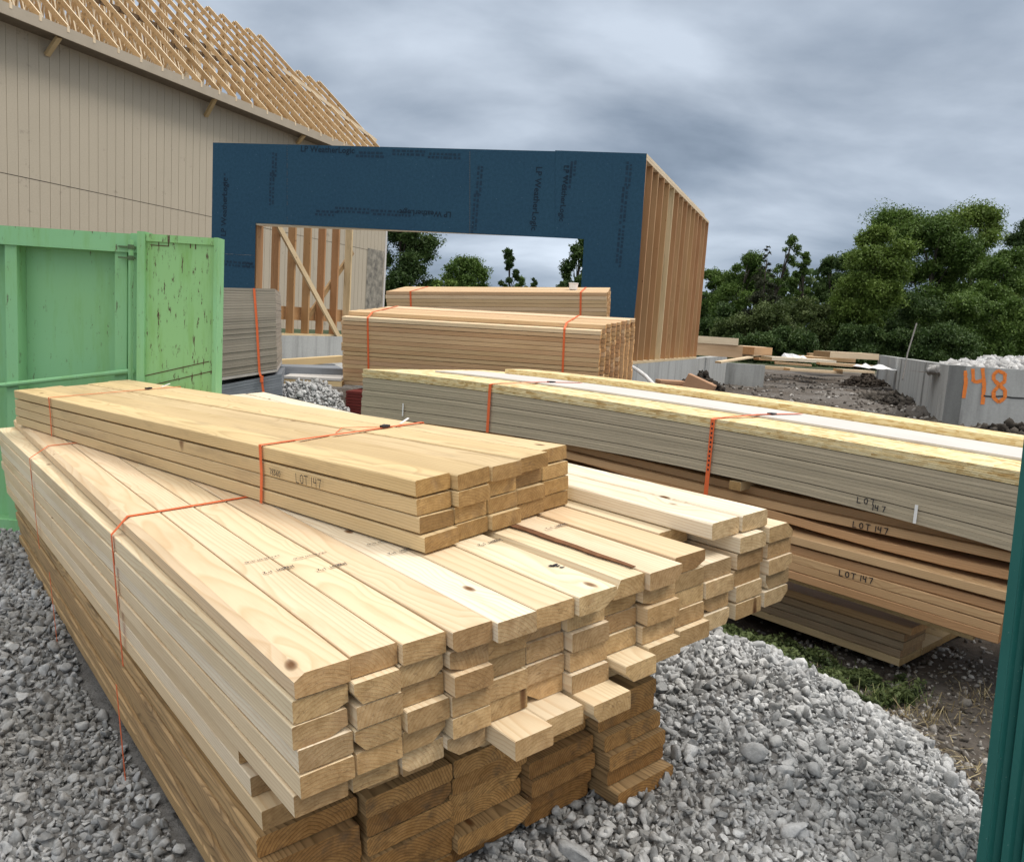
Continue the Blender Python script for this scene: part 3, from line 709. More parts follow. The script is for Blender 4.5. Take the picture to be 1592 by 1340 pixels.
corr(Gb2, gx, gy, .7).build('ribbed_side', MT, Gt_); corr(Gb2+gy*.016, gy, gx, .6).build('ribbed_side', MT, Gt_)
mb = MB(); mb.box(Gb2-gx*.006-gy*.004, gx*.016, gy*.02, gd*1.17); mb.build('corner_trim', MT, Gt_)
mb = MB(); mb.box(Gt2-gx*.012-gy*.012, gx*.72, gy*.62, gd*.02); mb.build('rim', MT, Gt_)
# ================================================================== garage frame with blue sheathing
v1 = nrm(np.array([*ray(-4500, 150)[:2], 0])); v2 = nrm(np.array([*ray(1305, 541)[:2], 0]))
nf = nrm(np.cross(v1, UP)); nf = nf if nf[1] > 0 else -nf; ns = nrm(np.cross(v2, UP)); ns = -ns if ns[0] > 0 else ns   # nf points away, ns points left
RG = at(1005.6, 239, 10.4)
Gg = thing('garage', 'half built garage with blue sheathing round a wide door opening', 'building', RG+v1*3+v2*2.5-UP*1.6)
def gf(x, y, off=0): return onp(x, y, nf, RG+nf*off)
def m_blue():
    m, t, b = newmat('blue_sheathing'); co = texco(t, 'Object'); K = t.links.new
    n = noise(t, co, 26, 5, .75); g = noise(t, co, .8, 3, .5); sp_ = t.nodes.new('ShaderNodeTexVoronoi'); sp_.inputs['Scale'].default_value = 9; K(co, sp_.inputs['Vector'])
    c = mix(t, g, (.023, .060, .106), (.031, .082, .128)); c = mix(t, 1.0, c, ramp(t, n, [(.3, (.82,)*3), (.7, (1.15,)*3)]), 'MULTIPLY')
    c = mix(t, ramp1(t, sp_.outputs['Distance'], [(.03, .4), (.05, 0)]), c, (.2, .3, .36))
    K(c, b.inputs['Base Color']); b.inputs['Roughness'].default_value = .9; b.inputs['Specular IOR Level'].default_value = .08; bump(t, b, n, .35, .004); return m
MBL = m_blue()
top = lambda x: 222+(x-331)*(239-222)/(1005.6-331)
opn = lambda x: 347+(x-397)*(372-347)/(910-397)
SY = lambda x: 395+(x-355)*(423-395)/(907-355)      # horizontal seam
th = nf*.014; zpl = at(983.6, 567, 10.4)[2]
gz = zpl
def low(P): return np.array([P[0], P[1], gz-.02])
def panel(px, nm='sheathing_panel'):
    P = [gf(*p) if not isinstance(p, np.ndarray) else p for p in px]
    return MB().prism(P, th).build(nm, MBL, Gg, loc=P[0], basis=(-v1, nf, UP))
e = .25
panel([(331, top(331)), (446-e, top(446)), (446-e, opn(446)), (397, 347), (396, SY(396)), (328.5, SY(328))])
pL = gf(396, SY(396)+e); pL2 = gf(328.3, SY(328)+e)
panel([(328.3, SY(328)+e), (396, SY(396)+e), low(gf(395, 445)), low(pL2)])
panel([(446, top(446)), (730-e, top(730)), (730-e, opn(730)), (446, opn(446))])
panel([(730, top(730)), (863-e, top(863)), (863-e, opn(863)), (730, opn(730))])
panel([(863, top(863)-1.2), (1005.6, 239), (992.5, 428), (905, SY(905)), (908, opn(910)), (863, opn(863))])
panel([(905.0, SY(905)+.05), (992.5, 428.05), np.array([*RG[:2], gz-.02]), low(gf(904, 445))])
# framing behind the sheathing
def gp(d, h, o=0): return np.array([*(RG+v1*d+nf*o)[:2], h])   # d metres left of the right corner
zt_r, zt_l = RG[2], gf(331, 222)[2]; WG = float((gf(331, 222)-RG)@v1)
d_o0, d_o1 = float((gf(910, 372)-RG)@v1), float((gf(396.5, 400)-RG)@v1); z_o = gf(650, opn(650))[2]
def stud(P, Q, w_, t_, up, parent=Gg, mat=M_WALLSTUD, nm='stud'):
    P, Q = np.asarray(P, float), np.asarray(Q, float); d = nrm(Q-P); up = nrm(up-d*np.dot(up, d)); s_ = nrm(np.cross(d, up))
    return MB().bar(P, Q, w_, t_, up).build(nm, mat, parent, loc=P, basis=(d, s_, up) if np.dot(np.cross(d, s_), up) > 0 else (d, -s_, up))
o_ = .014+.045+.03
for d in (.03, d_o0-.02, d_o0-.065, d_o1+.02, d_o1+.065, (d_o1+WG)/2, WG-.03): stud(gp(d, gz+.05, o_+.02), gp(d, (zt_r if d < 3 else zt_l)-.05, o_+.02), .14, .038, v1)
for z_, a, b_ in ((z_o+.020, d_o0, d_o1),): stud(gp(a-.02, z_, o_), gp(b_+.02, z_, o_), .14, .038, UP, mat=M_TRUSS, nm='header')
stud(gp(d_o0, z_o+.2, o_), gp(d_o1, z_o+.2, o_), .13, .28, UP, nm='header', mat=M_TAN)
MB().prism([gp(0, zt_r-.045, .016), gp(WG, zt_l-.045, .016), gp(WG, zt_l-.005, .016), gp(0, zt_r-.005, .016)], nf*.14).build('top_plate', M_TRUSS, Gg, basis=(v1, nf, UP))
# right side wall
LS = float((onp(1102.7, 341, ns, RG)-RG)@v2)
zf_t = onp(1102.7, 341, ns, RG)[2]; zf_b = onp(1087, 557.3, ns, RG)[2]
def sp3(s, h, o=0): return np.array([*(RG+v2*s+ns*o)[:2], h])
nst = 15
def projx(P): d = (P-CAM)@Fv; return W0/2+FPX*(((P-CAM)@Xv)/d*cr+((P-CAM)@Uv)/d*sr)
LSl = min((abs(projx(RG+v1*WG-ns*.14+v2*s_)-548), s_) for s_ in np.linspace(1, 8, 701))[1]; print('left wall', LSl)
for wall in (0, 1):
    base0 = RG if wall == 0 else RG+v1*(WG)-ns*.14+v2*.09
    LW = LS if wall == 0 else LSl
    def q3(s, h, o=0): return np.array([*(base0+v2*s+ns*o)[:2], h])
    zt0 = zt_r if wall == 0 else zt_l; zt1 = zf_t if wall == 0 else zt_l+(zf_t-zt_r)
    ztf = lambda s: zt0+(zt1-zt0)*s/LS; zbf = lambda s: gz+(zf_b-gz)*s/LS
    for k in range(nst if wall == 0 else 9):
        s = .03+(LW-.06)*k/((nst if wall == 0 else 9)-1)
        lean = .0
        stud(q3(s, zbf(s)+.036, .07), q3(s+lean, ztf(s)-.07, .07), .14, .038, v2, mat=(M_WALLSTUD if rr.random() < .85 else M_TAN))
    for dz_, nm in ((.037, 'top_plate'), (-.002, 'top_plate')):
        A0, A1 = q3(0, zt0-.037-.038+dz_+.019, .07), q3(LW-(.55 if dz_ > 0 else 0), ztf(LW-(.55 if dz_ > 0 else 0))-.037-.038+dz_+.019, .07)
        stud(A0, A1, .142, .036, UP, mat=M_TRUSS, nm=nm)
    stud(q3(0, zbf(0)+.018, .07), q3(LW, zbf(LW)+.018, .07), .142, .036, UP, mat=M_TAN, nm='sill_plate')
# left wall's braces
RLw = RG+v1*WG
def lw(x, y, off): return onp(x, y, ns, RLw-ns*(.14+off))
stud(lw(431, 348, .03), lw(526, 523, .03), .09, .04, -ns, mat=M_TAN, nm='diagonal_brace')
stud(onp(548, 392, ns, RLw+ns*.03), onp(476, 497, ns, RLw+ns*.03), .09, .04, ns, mat=M_BRN, nm='diagonal_brace')
stud(onp(545, 492, ns, RLw+ns*.05), onp(432, 486, ns, RLw+ns*.05), .04, .22, UP, mat=M_WALLSTUD, nm='rim_board')
stud(onp(545, 402, ns, RLw-ns*.2), onp(420, 300, ns, RLw-ns*.2), .001, .001, UP, mat=M_TAN, nm='bracing') if False else None
# printed marks on the sheathing
MP = flat('faded_print', (.010, .026, .046), .9)
MP2 = flat('fainter_print', (.015, .040, .072), .9)
def mark(text, x, y, h, ang, sx=1.0):
    O = gf(x, y)-nf*.0025; rx = -v1; ca, sa = math.cos(math.radians(ang)), math.sin(math.radians(ang))
    return printed(text, O, rx*ca+UP*sa, -rx*sa+UP*ca, h, Gg, MP, sx=sx)
mark('LP WeatherLogic', 467, 236, .115, -1, 1.0); mark('LP WeatherLogic', 351, 368, .115, 89)
mark('LP WeatherLogic', 702, 330, .105, 179); mark('LP WeatherLogic', 834, 259, .115, -91); mark('LP WeatherLogic', 877, 257, .10, -91)
mb = MB()
def dashes(x, y, L_, ang, rows=2, hgt=.03):
    O = gf(x, y)-nf*.0025; ca, sa = math.cos(math.radians(ang)), math.sin(math.radians(ang)); rx = -v1*ca+UP*sa; ry = v1*sa+UP*ca
    for r in range(rows):
        t_ = rr.uniform(0, .05)
        while t_ < L_:
            l_ = rr.uniform(.02, .06); p = O+rx*t_-ry*(r*hgt*1.5); mb.add([p, p+rx*l_, p+rx*l_+ry*hgt, p+ry*hgt], [(0, 1, 2, 3)]); t_ += l_+rr.uniform(.012, .03)
for a in ((553, 239, .4, -1), (605, 236, .5, -1), (665, 241, .45, -1), (428, 235, .35, -90), (424, 268, .45, -90), (490, 330, .3, -1), (520, 325, .5, -1), (575, 329, .6, -1),
          (348, 265, .4, -90, 1), (342, 407, .5, -3), (378, 410, .15, -3), (748, 255, .4, -91), (742, 300, .5, -91), (980, 250, .3, -91), (974, 285, .5, -91), (968, 350, .5, -91), (893, 250, .2, -91), (887, 255, .3, -91)):
    dashes(*a, **({} ))
tag(mb.build('small_print', MP2, Gg), None, None, kind='stuff')
mb = MB()
for k in range(60):
    y = 226+k*2; 
    if rr.random() < .5: mb.add([gf(446, y)-nf*.003, gf(447.2, y)-nf*.003, gf(447.2, y+1.2)-nf*.003, gf(446, y+1.2)-nf*.003], [(0, 3, 2, 1)])
for k in range(36):
    y = 236+k*3.5
    if y < 360: mb.add([gf(730, y)-nf*.003, gf(731.2, y)-nf*.003, gf(731.0, y+2.6)-nf*.003, gf(729.8, y+2.6)-nf*.003], [(0, 3, 2, 1)])
for k in range(20):
    x = 352+k*1.7; 
    if rr.random() < .6: mb.add([gf(x, SY(x))-nf*.003, gf(x+1.5, SY(x))-nf*.003, gf(x+1.5, SY(x)+1.1)-nf*.003, gf(x, SY(x)+1.1)-nf*.003], [(0, 3, 2, 1)])
mb.build('seam_wear', flat('pale_seam', (.07, .09, .11)), Gg)
# foundation of the garage
gl = -.05
def wallblock(nm, A0, A1, z0, z1, off, T=None):
    A0, A1 = np.asarray(A0, float), np.asarray(A1, float)
    P = [np.array([A0[0], A0[1], z0]), np.array([A1[0], A1[1], z0]), np.array([A1[0], A1[1], z1 if np.isscalar(z1) else z1[1]]), np.array([A0[0], A0[1], z1 if np.isscalar(z1) else z1[0]])]
    return MB().prism(P, off).build(nm, M_CONC, T, loc=P[0], basis=(nrm(P[1]-P[0]), nrm(off), UP))
Gfd = thing('garage_foundation', 'pale grey poured concrete foundation walls carrying the blue garage frame', 'foundation', RG+v1*3+v2*3-UP*(RG[2]))
s_end = float((onp(1130, 560, ns, RG)-RG)@v2)
wallblock('foundation_wall', RG-v2*.02, RG+v2*s_end, gl-.3, (gz, gz+(zf_b-gz)*s_end/LS), ns*.2, Gfd)
wallblock('foundation_wall', RLw-v2*.02, RLw+v2*LSl, gl-.3, (gz, gz+(zf_b-gz)), -ns*.2, Gfd)
wallblock('foundation_wall', RG+v1*.2, RG+v1*(d_o0), gl-.3, gz-.002, nf*.2, Gfd)
wallblock('foundation_wall', RG+v1*(WG-.2), RG+v1*(d_o1), gl-.3, gz-.002, nf*.2, Gfd)
wallblock('low_sill', RG+v1*(d_o0+.001), RG+v1*(d_o1-.001), gl-.3, gz-.42, nf*.2, Gfd)
MB().box(RG*np.array([1, 1, 0])+nf*.21+v1*.21+UP*(gz-.46), v1*(WG-.42), v2*LS, UP*.05).build('floor_slab', M_CONC, Gfd)
wallblock('foundation_wall', RG+v2*(s_end+.0)-v1*.9, RG+v2*(s_end)+v1*2, gl-.3, gz-.13, nf*.2, Gfd)
# small vertical form marks on the left foundation wall come from the concrete material
# beams beyond the garage
for k, (x1, y0, y1, ml, lb) in enumerate(((1153.5, 537.5, 557, M_STUD, 'pinkish tan beam resting on the concrete beside the stud wall, the lower of two'), (1147.5, 526, 537.2, M_TRUSS, 'pale tan beam lying on the pinkish beam beside the stud wall'))):
    Y = 16.2; a = at(x1, y1, Y); h = at(x1, y0, Y)[2]-a[2]
    P = a+v1*2.0
    tag(MB().box(P+nf*.0, -v1*2.0, nf*.10, UP*(h-.003)).build('timber_beam', ml, loc=P, basis=(-v1, nf, UP)), lb, 'beam', 'beams beside the garage')
# ================================================================== neighbouring house
DH = 13.5; HP = CAM+ns*DH
def hp(x, y, off=0): return onp(x, y, ns, HP+ns*off)
def h3(s, z_, o=0): return np.array([*(HP+v2*s+ns*o)[:2], z_])
zE = hp(300, 124)[2]; zBelt = hp(300, 331)[2]
sEnd = float((hp(598, 400)-HP)@v2); s0h = 5.0
Hh = thing('house', 'large unfinished house with tan grooved siding under open roof trusses', 'building', h3(14, 0, 3))
def m_siding():
    m, t, b = newmat('tan_grooved_siding'); co = texco(t); K = t.links.new
    s = t.nodes.new('ShaderNodeSeparateXYZ'); K(co, s.inputs[0])
    n = noise(t, co, 1.2, 4, .6); f = noise(t, mapping(t, co, (30, 30, 60)), 1.0, 4, .7); d = noise(t, mapping(t, co, (1.6, 1, 2.2)), 1.0, 7, .8)
    c = mix(t, n, (.48, .42, .325), (.43, .375, .29)); c = mix(t, 1.0, c, ramp(t, f, [(.3, (.92,)*3), (.7, (1.05,)*3)]), 'MULTIPLY')
    c = mix(t, ramp1(t, d, [(.60, 0), (.72, .65)]), c, (.13, .11, .09))
    K(c, b.inputs['Base Color']); b.inputs['Roughness'].default_value = .8; bump(t, b, f, .3, .003); return m
MS = m_siding()
zg = zf_b-.05
def siding(z0, z1, off, nm='siding_panel'):
    # real grooves: profile along the wall
    mb = MB(); vs = []; prof = []; s = s0h; p = .2032; k_ = 0
    while s < sEnd-.001:
        e2 = min(s+p, sEnd); prof += [(s, 0), (e2-.012, 0), (e2-.010, .008), (e2-.002, .008)]; s = e2
    prof.append((sEnd, 0)); n = len(prof)
    for (a, o) in prof: vs += [h3(a, z0, off+o), h3(a, z1, off+o)]
    fs = [(2*i, 2*i+2, 2*i+3, 2*i+1) for i in range(n-1)]
    k = len(vs); vs += [h3(s0h, z0, off+.06), h3(s0h, z1, off+.06), h3(sEnd, z0, off+.06), h3(sEnd, z1, off+.06)]
    fs += [(k, k+1, k+3, k+2), (0, 1, k+1, k), (2*n-2, k+2, k+3, 2*n-1)]
    mb.add(vs, fs); return mb.build(nm, MS, Hh, loc=h3(s0h, z0), basis=(v2, ns, UP))
siding(zBelt, zE-.02, 0); siding(zg, zBelt-.012, .004)
MB().box(h3(s0h, zBelt-.03, .02), v2*(sEnd-s0h), ns*.04, UP*.06).build('belt_flashing', flat('dark_gap', (.10, .085, .07)), Hh)
# corner board, end wall, opposite wall
MB().box(h3(sEnd, zg, -.004), v2*.10, ns*.04, UP*(zE-zg-.02)).build('corner_board', M_PRIMED, Hh)
HW = 7.6
MB().box(h3(sEnd-.05, zg, .065), v2*.1, ns*HW, UP*(zE-zg-.03)).build('end_wall', MS, Hh, basis=(ns, v2, UP), loc=h3(sEnd, zg))
MB().box(h3(s0h, zg, HW), v2*(sEnd-s0h), ns*.1, UP*(zE-zg-.03)).build('far_wall', MS, Hh, basis=(v2, ns, UP), loc=h3(s0h, zg, HW))
MB().box(h3(sEnd-1.0, zg+.05, -.0035), v2*.95, ns*.003, UP*(zBelt-zg)).build('stained_strip', flat('stained_siding', (.36, .33, .27), var=(.09, .085, .075), scale=5), Hh, basis=(v2, ns, UP), loc=h3(sEnd, zg))
# fascia and soffit
MF = flat('tan_fascia', (.42, .36, .28), .7, var=(.38, .325, .25), scale=3)
zF1 = hp(200, 83, -.45)[2]; zF0 = hp(200, 99.5, -.45)[2]; fo = -.45
MB().box(h3(s0h, zF0, fo), v2*(sEnd-s0h+.1), ns*.03, UP*(zF1-zF0)).build('fascia', MF, Hh, basis=(v2, ns, UP), loc=h3(s0h, zF0, fo))
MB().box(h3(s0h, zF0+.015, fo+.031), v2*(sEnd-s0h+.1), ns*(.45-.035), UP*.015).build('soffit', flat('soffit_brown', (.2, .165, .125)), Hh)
# the wall goes up to the soffit
# trusses
out = ns; t_p = .9; n_t = 0
s = s0h+.4
def rp(s, o, dz=0): return h3(s, zF1+.02+t_p*(o-fo)+dz, o)
while s < sEnd-.05:
    R1 = 3.35 if s < 20.35-.0 else 2.35
    if s < 20.6 and s > 20.2: R1 = 3.35
    z0 = zF1-.02; mb = MB()
    def b2(P, Q, t__=.089): mb.bar(P, Q, .032, t__, UP if abs((Q-P)[2]) < .95*np.linalg.norm(Q-P) else out)
    ridge = rp(s, R1); eave = rp(s, fo+.04)
    b2(eave-UP*.05, ridge-UP*.05, .10)
    far = h3(s, ridge[2]-t_p*(HW-R1)*.75, HW)
    b2(ridge-UP*.05, far, .10)
    ch_ = lambda o: h3(s+.0, z0+.04+.35*(o), o)         # raised bottom chord
    b2(h3(s, z0+.03, 0), ch_(R1), .09); b2(ch_(R1), far-UP*.4, .09)
    k = 7; 
    for i in range(k):
        oa = R1*(i+.3)/k; ob = R1*(i+.85)/k; oc = R1*min(1, (i+1.3)/k)
        b2(ch_(oa), rp(s, ob, -.1), .055); b2(rp(s, ob, -.1), ch_(oc), .055)
    mb.bar(eave-UP*.13-ns*.03, eave-UP*.02-ns*.03, .05, .03, ns)
    mb.build('roof_truss', M_TRUSS, Hh, loc=h3(s, z0, 0), basis=(ns, v2, UP) if np.dot(np.cross(ns, v2), UP) > 0 else (v2, ns, UP)); s += .53
MD = flat('dark_lath', (.14, .09, .05), .8)
for o, a, b_ in ((1.15, 11.5, 19.8), (.75, 14.0, 17.0)):
    mb = MB(); mb.bar(rp(a, o, -.16), rp(b_, o+.55, -.16), .03, .10, UP); mb.build('lateral_brace', MD, Hh)
MB().bar(rp(19.5, 1.9, .0), rp(sEnd-.2, .35, .0), .03, .09, UP).build('lateral_brace', M_TRUSS, Hh)
# brackets under the eave
for (x0, y0, x1, y1) in ((92, 58, 73, 86), (335, 153, 320, 181), (473, 210, 463, 223)):
    A0 = hp(x0, y0, -.36); A1 = hp(x1, y1, -.02)
    stud(A0, A1, .06, .09, v2, parent=Hh, mat=M_TAN, nm='eave_bracket')
# ================================================================== concrete foundation marked 148
Fd = thing('foundation', 'grey poured foundation wall sprayed with an orange 148', 'foundation', at(1500, 660, 11))
C0 = at(1476, 567.5, 11.0); zc = C0[2]; zc0 = -.35
dF = nrm(np.array([.97, -.10, 0]))
wallblock('front_wall', C0, C0+dF*4.5, zc0, zc, nrm(np.array([.10, .97, 0]))*.22, Fd)
# the long wall steps away in short offset lengths
dirL = nrm(np.array([*(onp(1366, 549.5, np.array([0, 0, 1.]), np.array([0, 0, zc])) - C0)[:2], 0]))
far = min(20., 20.); perp = np.array([-dirL[1], dirL[0], 0])
vv = v2
def onz(x, y, z_): return onp(x, y, UP, np.array([0, 0, z_]))
stops = [(1476, 0), (1440, 1), (1426, 0), (1403, 1), (1366, 0)]
prev = C0.copy()
LL = [(C0, C0+v2*1.1)]
pts = [C0-v2*.0]
def projx(P): d = (P-CAM)@Fv; return W0/2+FPX*(((P-CAM)@Xv)/d*cr+((P-CAM)@Uv)/d*sr)
for x in (1441, 1423, 1403, 1385, 1366):
    # point on the line C0 + s*v2 shifted left slightly so that it shows at pixel column x
    best = min((abs(projx(C0+v2*s_)-x), s_) for s_ in np.linspace(0, 24, 481))
    pts.append(C0+v2*best[1])
for k in range(len(pts)-1):
    j = -dF*(.03 if k % 2 else 0)
    wallblock('side_wall', pts[k]+j+(v2*.222 if k == 0 else 0)*0+v2*(.001 if k else 0), pts[k+1]+j, zc0, zc-.001*k, dF*.22, Fd)
OR = flat('orange_spray_paint', (.85, .25, .05), .7, var=(.75, .2, .04), scale=20)
def fp(x, y): return onp(x, y, np.array([.10, .97, 0])/np.linalg.norm([.1, .97]), C0)
mb = MB(); nfr = nrm(np.array([-.10, -.97, 0]))
def stroke(pl, wd=.05):
    P = [fp(*p)+nfr*(.004+.0004*len(mb.v)/40) for p in pl]
    # resample into short dabs with uneven width
    for A0, B0 in zip(P[:-1], P[1:]):
        n = max(1, int(np.linalg.norm(B0-A0)/.03)); d = nrm(B0-A0); sd_ = np.cross(nfr, d)
        for i in range(n):
            a = A0+(B0-A0)*i/n; b2_ = A0+(B0-A0)*(i+1.15)/n; w1_ = wd*rr.uniform(.8, 1.1)/2
            mb.add([a-sd_*w1_, b2_-sd_*w1_, b2_+sd_*w1_, a+sd_*w1_], [(0, 1, 2, 3)])
zz_ = lambda X_, Y_: (1280+X_/5.103, 540+Y_/5.103)
stroke([zz_(1125, 185), zz_(1130, 280), zz_(1112, 400)]); stroke([zz_(1185, 170), zz_(1190, 270), zz_(1215, 275), zz_(1270, 262)]); stroke([zz_(1262, 165), zz_(1275, 300), zz_(1262, 450)])
stroke([zz_(1385, 185), zz_(1350, 215), zz_(1350, 255), zz_(1395, 300), zz_(1438, 270), zz_(1440, 210), zz_(1385, 185)])
stroke([zz_(1395, 300), zz_(1350, 350), zz_(1350, 400), zz_(1390, 435), zz_(1440, 400), zz_(1440, 340), zz_(1395, 300)])
tag(mb.build('painted_number', OR, Fd), None, None, kind='stuff')
mb = MB()
P = [zz_(1270, 385), zz_(1340, 392), zz_(1420, 388), zz_(1500, 400), zz_(1600, 405)]
for A0, B0 in zip(P[:-1], P[1:]): mb.bar(fp(*A0)+nfr*.003, fp(*B0)+nfr*.003, .004, .022, UP)
mb.build('crack', flat('crack_dark', (.05, .05, .05)), Fd)
# rebar
mb = MB(); mb.tube([at(1425, 503, 13.5), at(1411, 549, 13.2), at(1403, 590, 12.9)], .012, 8)
tag(mb.build('rebar', flat('rusty_bar', (.16, .15, .14), .7)), 'thin steel bar leaning against the long side of the 148 foundation', 'rebar')
# ================================================================== small things round the garage
def slab_thing(nm, label, cat, x0, y0, x1, y1, Y0, Y1, h, dep, mat, group=None):
    a, b_ = at(x0, y0, Y0), at(x1, y1, Y1); d = b_-a; dn = nrm(np.array([-d[1], d[0], 0])); dn = dn if dn[1] > 0 else -dn
    return tag(MB().box(a, d, dn*dep, UP*h).build(nm, mat, loc=a, basis=(nrm(d), dn, np.cross(nrm(d), dn))), label, cat, group)
slab_thing('plank', 'long tan plank lying before the low concrete wall left of the tall stud pack', 'plank', 428, 571, 535, 563.5, 7.6, 8.1, .065, .10, M_TAN)
slab_thing('foam_sheet', 'grey slab of sheets lying under the long tan plank left of the stud pack', 'sheet', 432, 584, 534, 588, 7.3, 7.5, .085, 1.1, M_SHEETB)
slab_thing('white_board', 'white board edge lying on a short beam left of the stud pack', 'board', 440.5, 588.5, 530, 592.5, 7.0, 7.05, .022, .5, M_PRIMED)
slab_thing('timber_beam', 'short tan beam under the white board left of the stud pack', 'beam', 441, 597.5, 531, 601.5, 7.0, 7.05, .045, .35, M_TAN)
slab_thing('plank', 'lone pale plank end lying on the dirt beside the garage foundation', 'plank', 1121, 565, 1171, 557, 14.5, 15.5, .03, .12, M_SPR)
# pipe
mb = MB(); mb.tube([at(984, 571, 9.9), at(992, 576, 9.5), at(1004, 585, 9.1), at(1018, 600, 8.8)], .022, 12)
tag(mb.build('plastic_pipe', M_WHITE), 'white plastic pipe sloping down from the garage corner', 'pipe')
CB = flat('brown_block', (.42, .25, .15), .8, var=(.34, .2, .12), scale=6)
for k, (x, y, Y, sx_, sy_, szz, rz, rx_, lb) in enumerate(((1023, 610, 8.3, .34, .2, .13, .1, 0, 'rough brown block, the leftmost of three beside the white pipe'), (1059, 604, 8.2, .30, .1, .17, -.45, .35, 'tilted brown block leaning in the middle of the three by the dark clod'), (1083, 610, 8.4, .17, .2, .11, .05, 0, 'small brown block right of the tilted one'))):
    mb = MB(); g_ = at(x, y, Y); 
    for q in range(3 if k == 0 else 1):
        mb.box(np.array([.01*q, .01*q, szz*q/3 if k == 0 else 0]), (sx_-.03*q, 0, 0), (0, sy_, 0), (0, 0, szz/3*.92 if k == 0 else szz))
    o = mb.build('brown_block', CB, loc=(0, 0, 0)); o.matrix_basis = Matrix.Translation(tuple(g_)) @ Matrix.Rotation(rz, 4, 'Z') @ Matrix.Rotation(rx_, 4, 'Y'); tag(o, lb, 'block', 'brown blocks by the garage')
    bv = o.modifiers.new('b', 'BEVEL'); bv.width = .008; bv.segments = 2
# scattered lumber on the far foundation
FS = [(1150, 555, 1190, 548, 24, .25, M_SPR, 'short pale stack of boards just right of the beams'), (1172, 552, 1200, 552, 23, .22, M_STUD, 'little reddish pile of boards beyond the dirt patch'),
      (1200, 560, 1300, 565, 22, .09, M_SPR, 'long pale board farthest left among those lying across the far site'), (1290, 556, 1366, 559, 24, .18, M_SPR, 'pale deck of boards beside the far end of the foundation'),
      (1258, 553.5, 1365, 556, 30, .10, M_FIR, 'thin reddish board along the rear of the far site'), (1160, 572, 1235, 576, 20, .07, M_SPR, 'pale plank lying in the dirt nearest the beams'),
      (1228, 576.5, 1310, 582, 19.5, .06, M_STUD, 'low tan plank lying nearest across the dirt patch'), (1310, 578, 1360, 581, 19.5, .06, M_SPR, 'short pale plank near the rubble by the foundation'),
      (1205, 566, 1262, 570, 21, .05, M_STUD, 'narrow tan plank lying before the crumpled white wrap'), (1265, 561, 1330, 563, 25, .12, M_STUD, 'tan stack of boards right of the white wrap'), (1180, 560, 1240, 562, 26, .08, M_FIR, 'reddish boards lying behind the white wrap'),
      (1300, 569, 1362, 573, 23, .08, M_SPR, 'pale boards just before the far foundation end'),
      (1275, 567, 1345, 572, 21, .06, M_STUD, 'tan board lying in the middle of the far site')]
for k, (x0, y0, x1, y1, Y, h, mt, lb) in enumerate(FS):
    a, b_ = at(x0, y0, Y), at(x1, y1, Y*rr.uniform(.97, 1.03)); b_[2] = a[2]*.5+b_[2]*.5
    mb = MB(); d = b_-a; dn = nrm(np.array([-d[1], d[0], 0])); w_ = rr.uniform(.8, 1.6) if h > .08 else .35
    T = mb.box(a-UP*0, d, dn*w_, UP*h).build('board_pile', mt, loc=a, basis=(nrm(d), dn, np.cross(nrm(d), dn)))
    tag(T, lb, 'boards', 'boards scattered on the far site')
for (x, y, Y, w_, h_, lb) in ((1232, 558, 23, .55, .2, 'crumpled white wrap on the far boards'), (1350, 573, 20, .8, .12, 'flat white sheet lying by the foundation wall')):
    mb = MB(); g_ = at(x, y, Y); n = 7
    vs = [(g_[0]+w_*i/n, g_[1]+.5*j, g_[2]+h_*(rr.random() if 0 < i < n else .2)*(1 if j else .3)) for j in range(3) for i in range(n+1)]
    fs = [(j*(n+1)+i, j*(n+1)+i+1, (j+1)*(n+1)+i+1, (j+1)*(n+1)+i) for j in range(2) for i in range(n)]
    o = mb.add(vs, fs).build('plastic_sheet', M_WHITE); o.modifiers.new('s', 'SOLIDIFY').thickness = .01; tag(o, lb, 'plastic sheet')
# ================================================================== ground
def G(x, y, z): q = ray(x, y); return CAM+q*((z-1.0)/q[2])
cp_ = []
for a in (-.05, .5, 1.0):
    for l in (.15, 1.2, 2.2, 3.1): cp_.append(A_(a, l, -.592))
for p in ((1250, 1200, -.01), (1200, 1020, 0), (1450, 1200, -.15), (1300, 1340, .0), (1000, 1340, .01), (1530, 1230, -.27), (1540, 1330, -.22), (1310, 1085, -.24), (1130, 985, -.30), (1400, 1130, -.27),
          (0, 900, -.22), (0, 1100, -.19), (0, 1320, -.16), (120, 1340, -.12), (1480, 1010, -.36), (1500, 1090, -.33), (1590, 1000, -.36)): cp_.append(G(*p))
for s_ in (0, .8, 1.6, 2.6): 
    for t_ in (-.1, .4, .9): q = RF+uF*s_+wF*t_; q[2] = RF[2]-.012; cp_.append(q)
cp_ += [np.array(p) for p in ((-3.0, 3.9, zk0-.01), (-1.8, 3.9, zk0-.01), (-3, 5.5, zk0), (-1.8, 5.6, -.1), (-.6, 5.2, -.12), (.4, 4.8, -.2), (1.2, 6.2, -.12), (3.5, 5.5, -.1), (5, 8, -.02), (-.5, 8, .0), (-6, 8, 0), (-8, 3, -.1), (-4, 0, -.1), (0, -3, -.05), (4, -2, -.1), (6, 2, -.2), (3, 10, .02), (-5, 12, 0), (0, 14, .0),
        (6, 14, .05), (10, 20, .05), (3, 20, .0), (-14, 20, .0), (20, 12, .1), (-20, 0, 0), (20, -10, 0), (-20, -15, 0), (30, 30, .05), (0, 40, .0), (40, 60, 0), (-40, 60, 0), (0, 80, 0), (6.0, 10.4, .02), (7.4, 10.5, .2), (9, 10.2, .3), (0, 1.0, -.0), (.3, .4, -.02))]
cp_ = np.array(cp_)
def tps(r2): return np.where(r2 > 1e-12, r2*np.log(np.maximum(r2, 1e-12))*.5, 0)
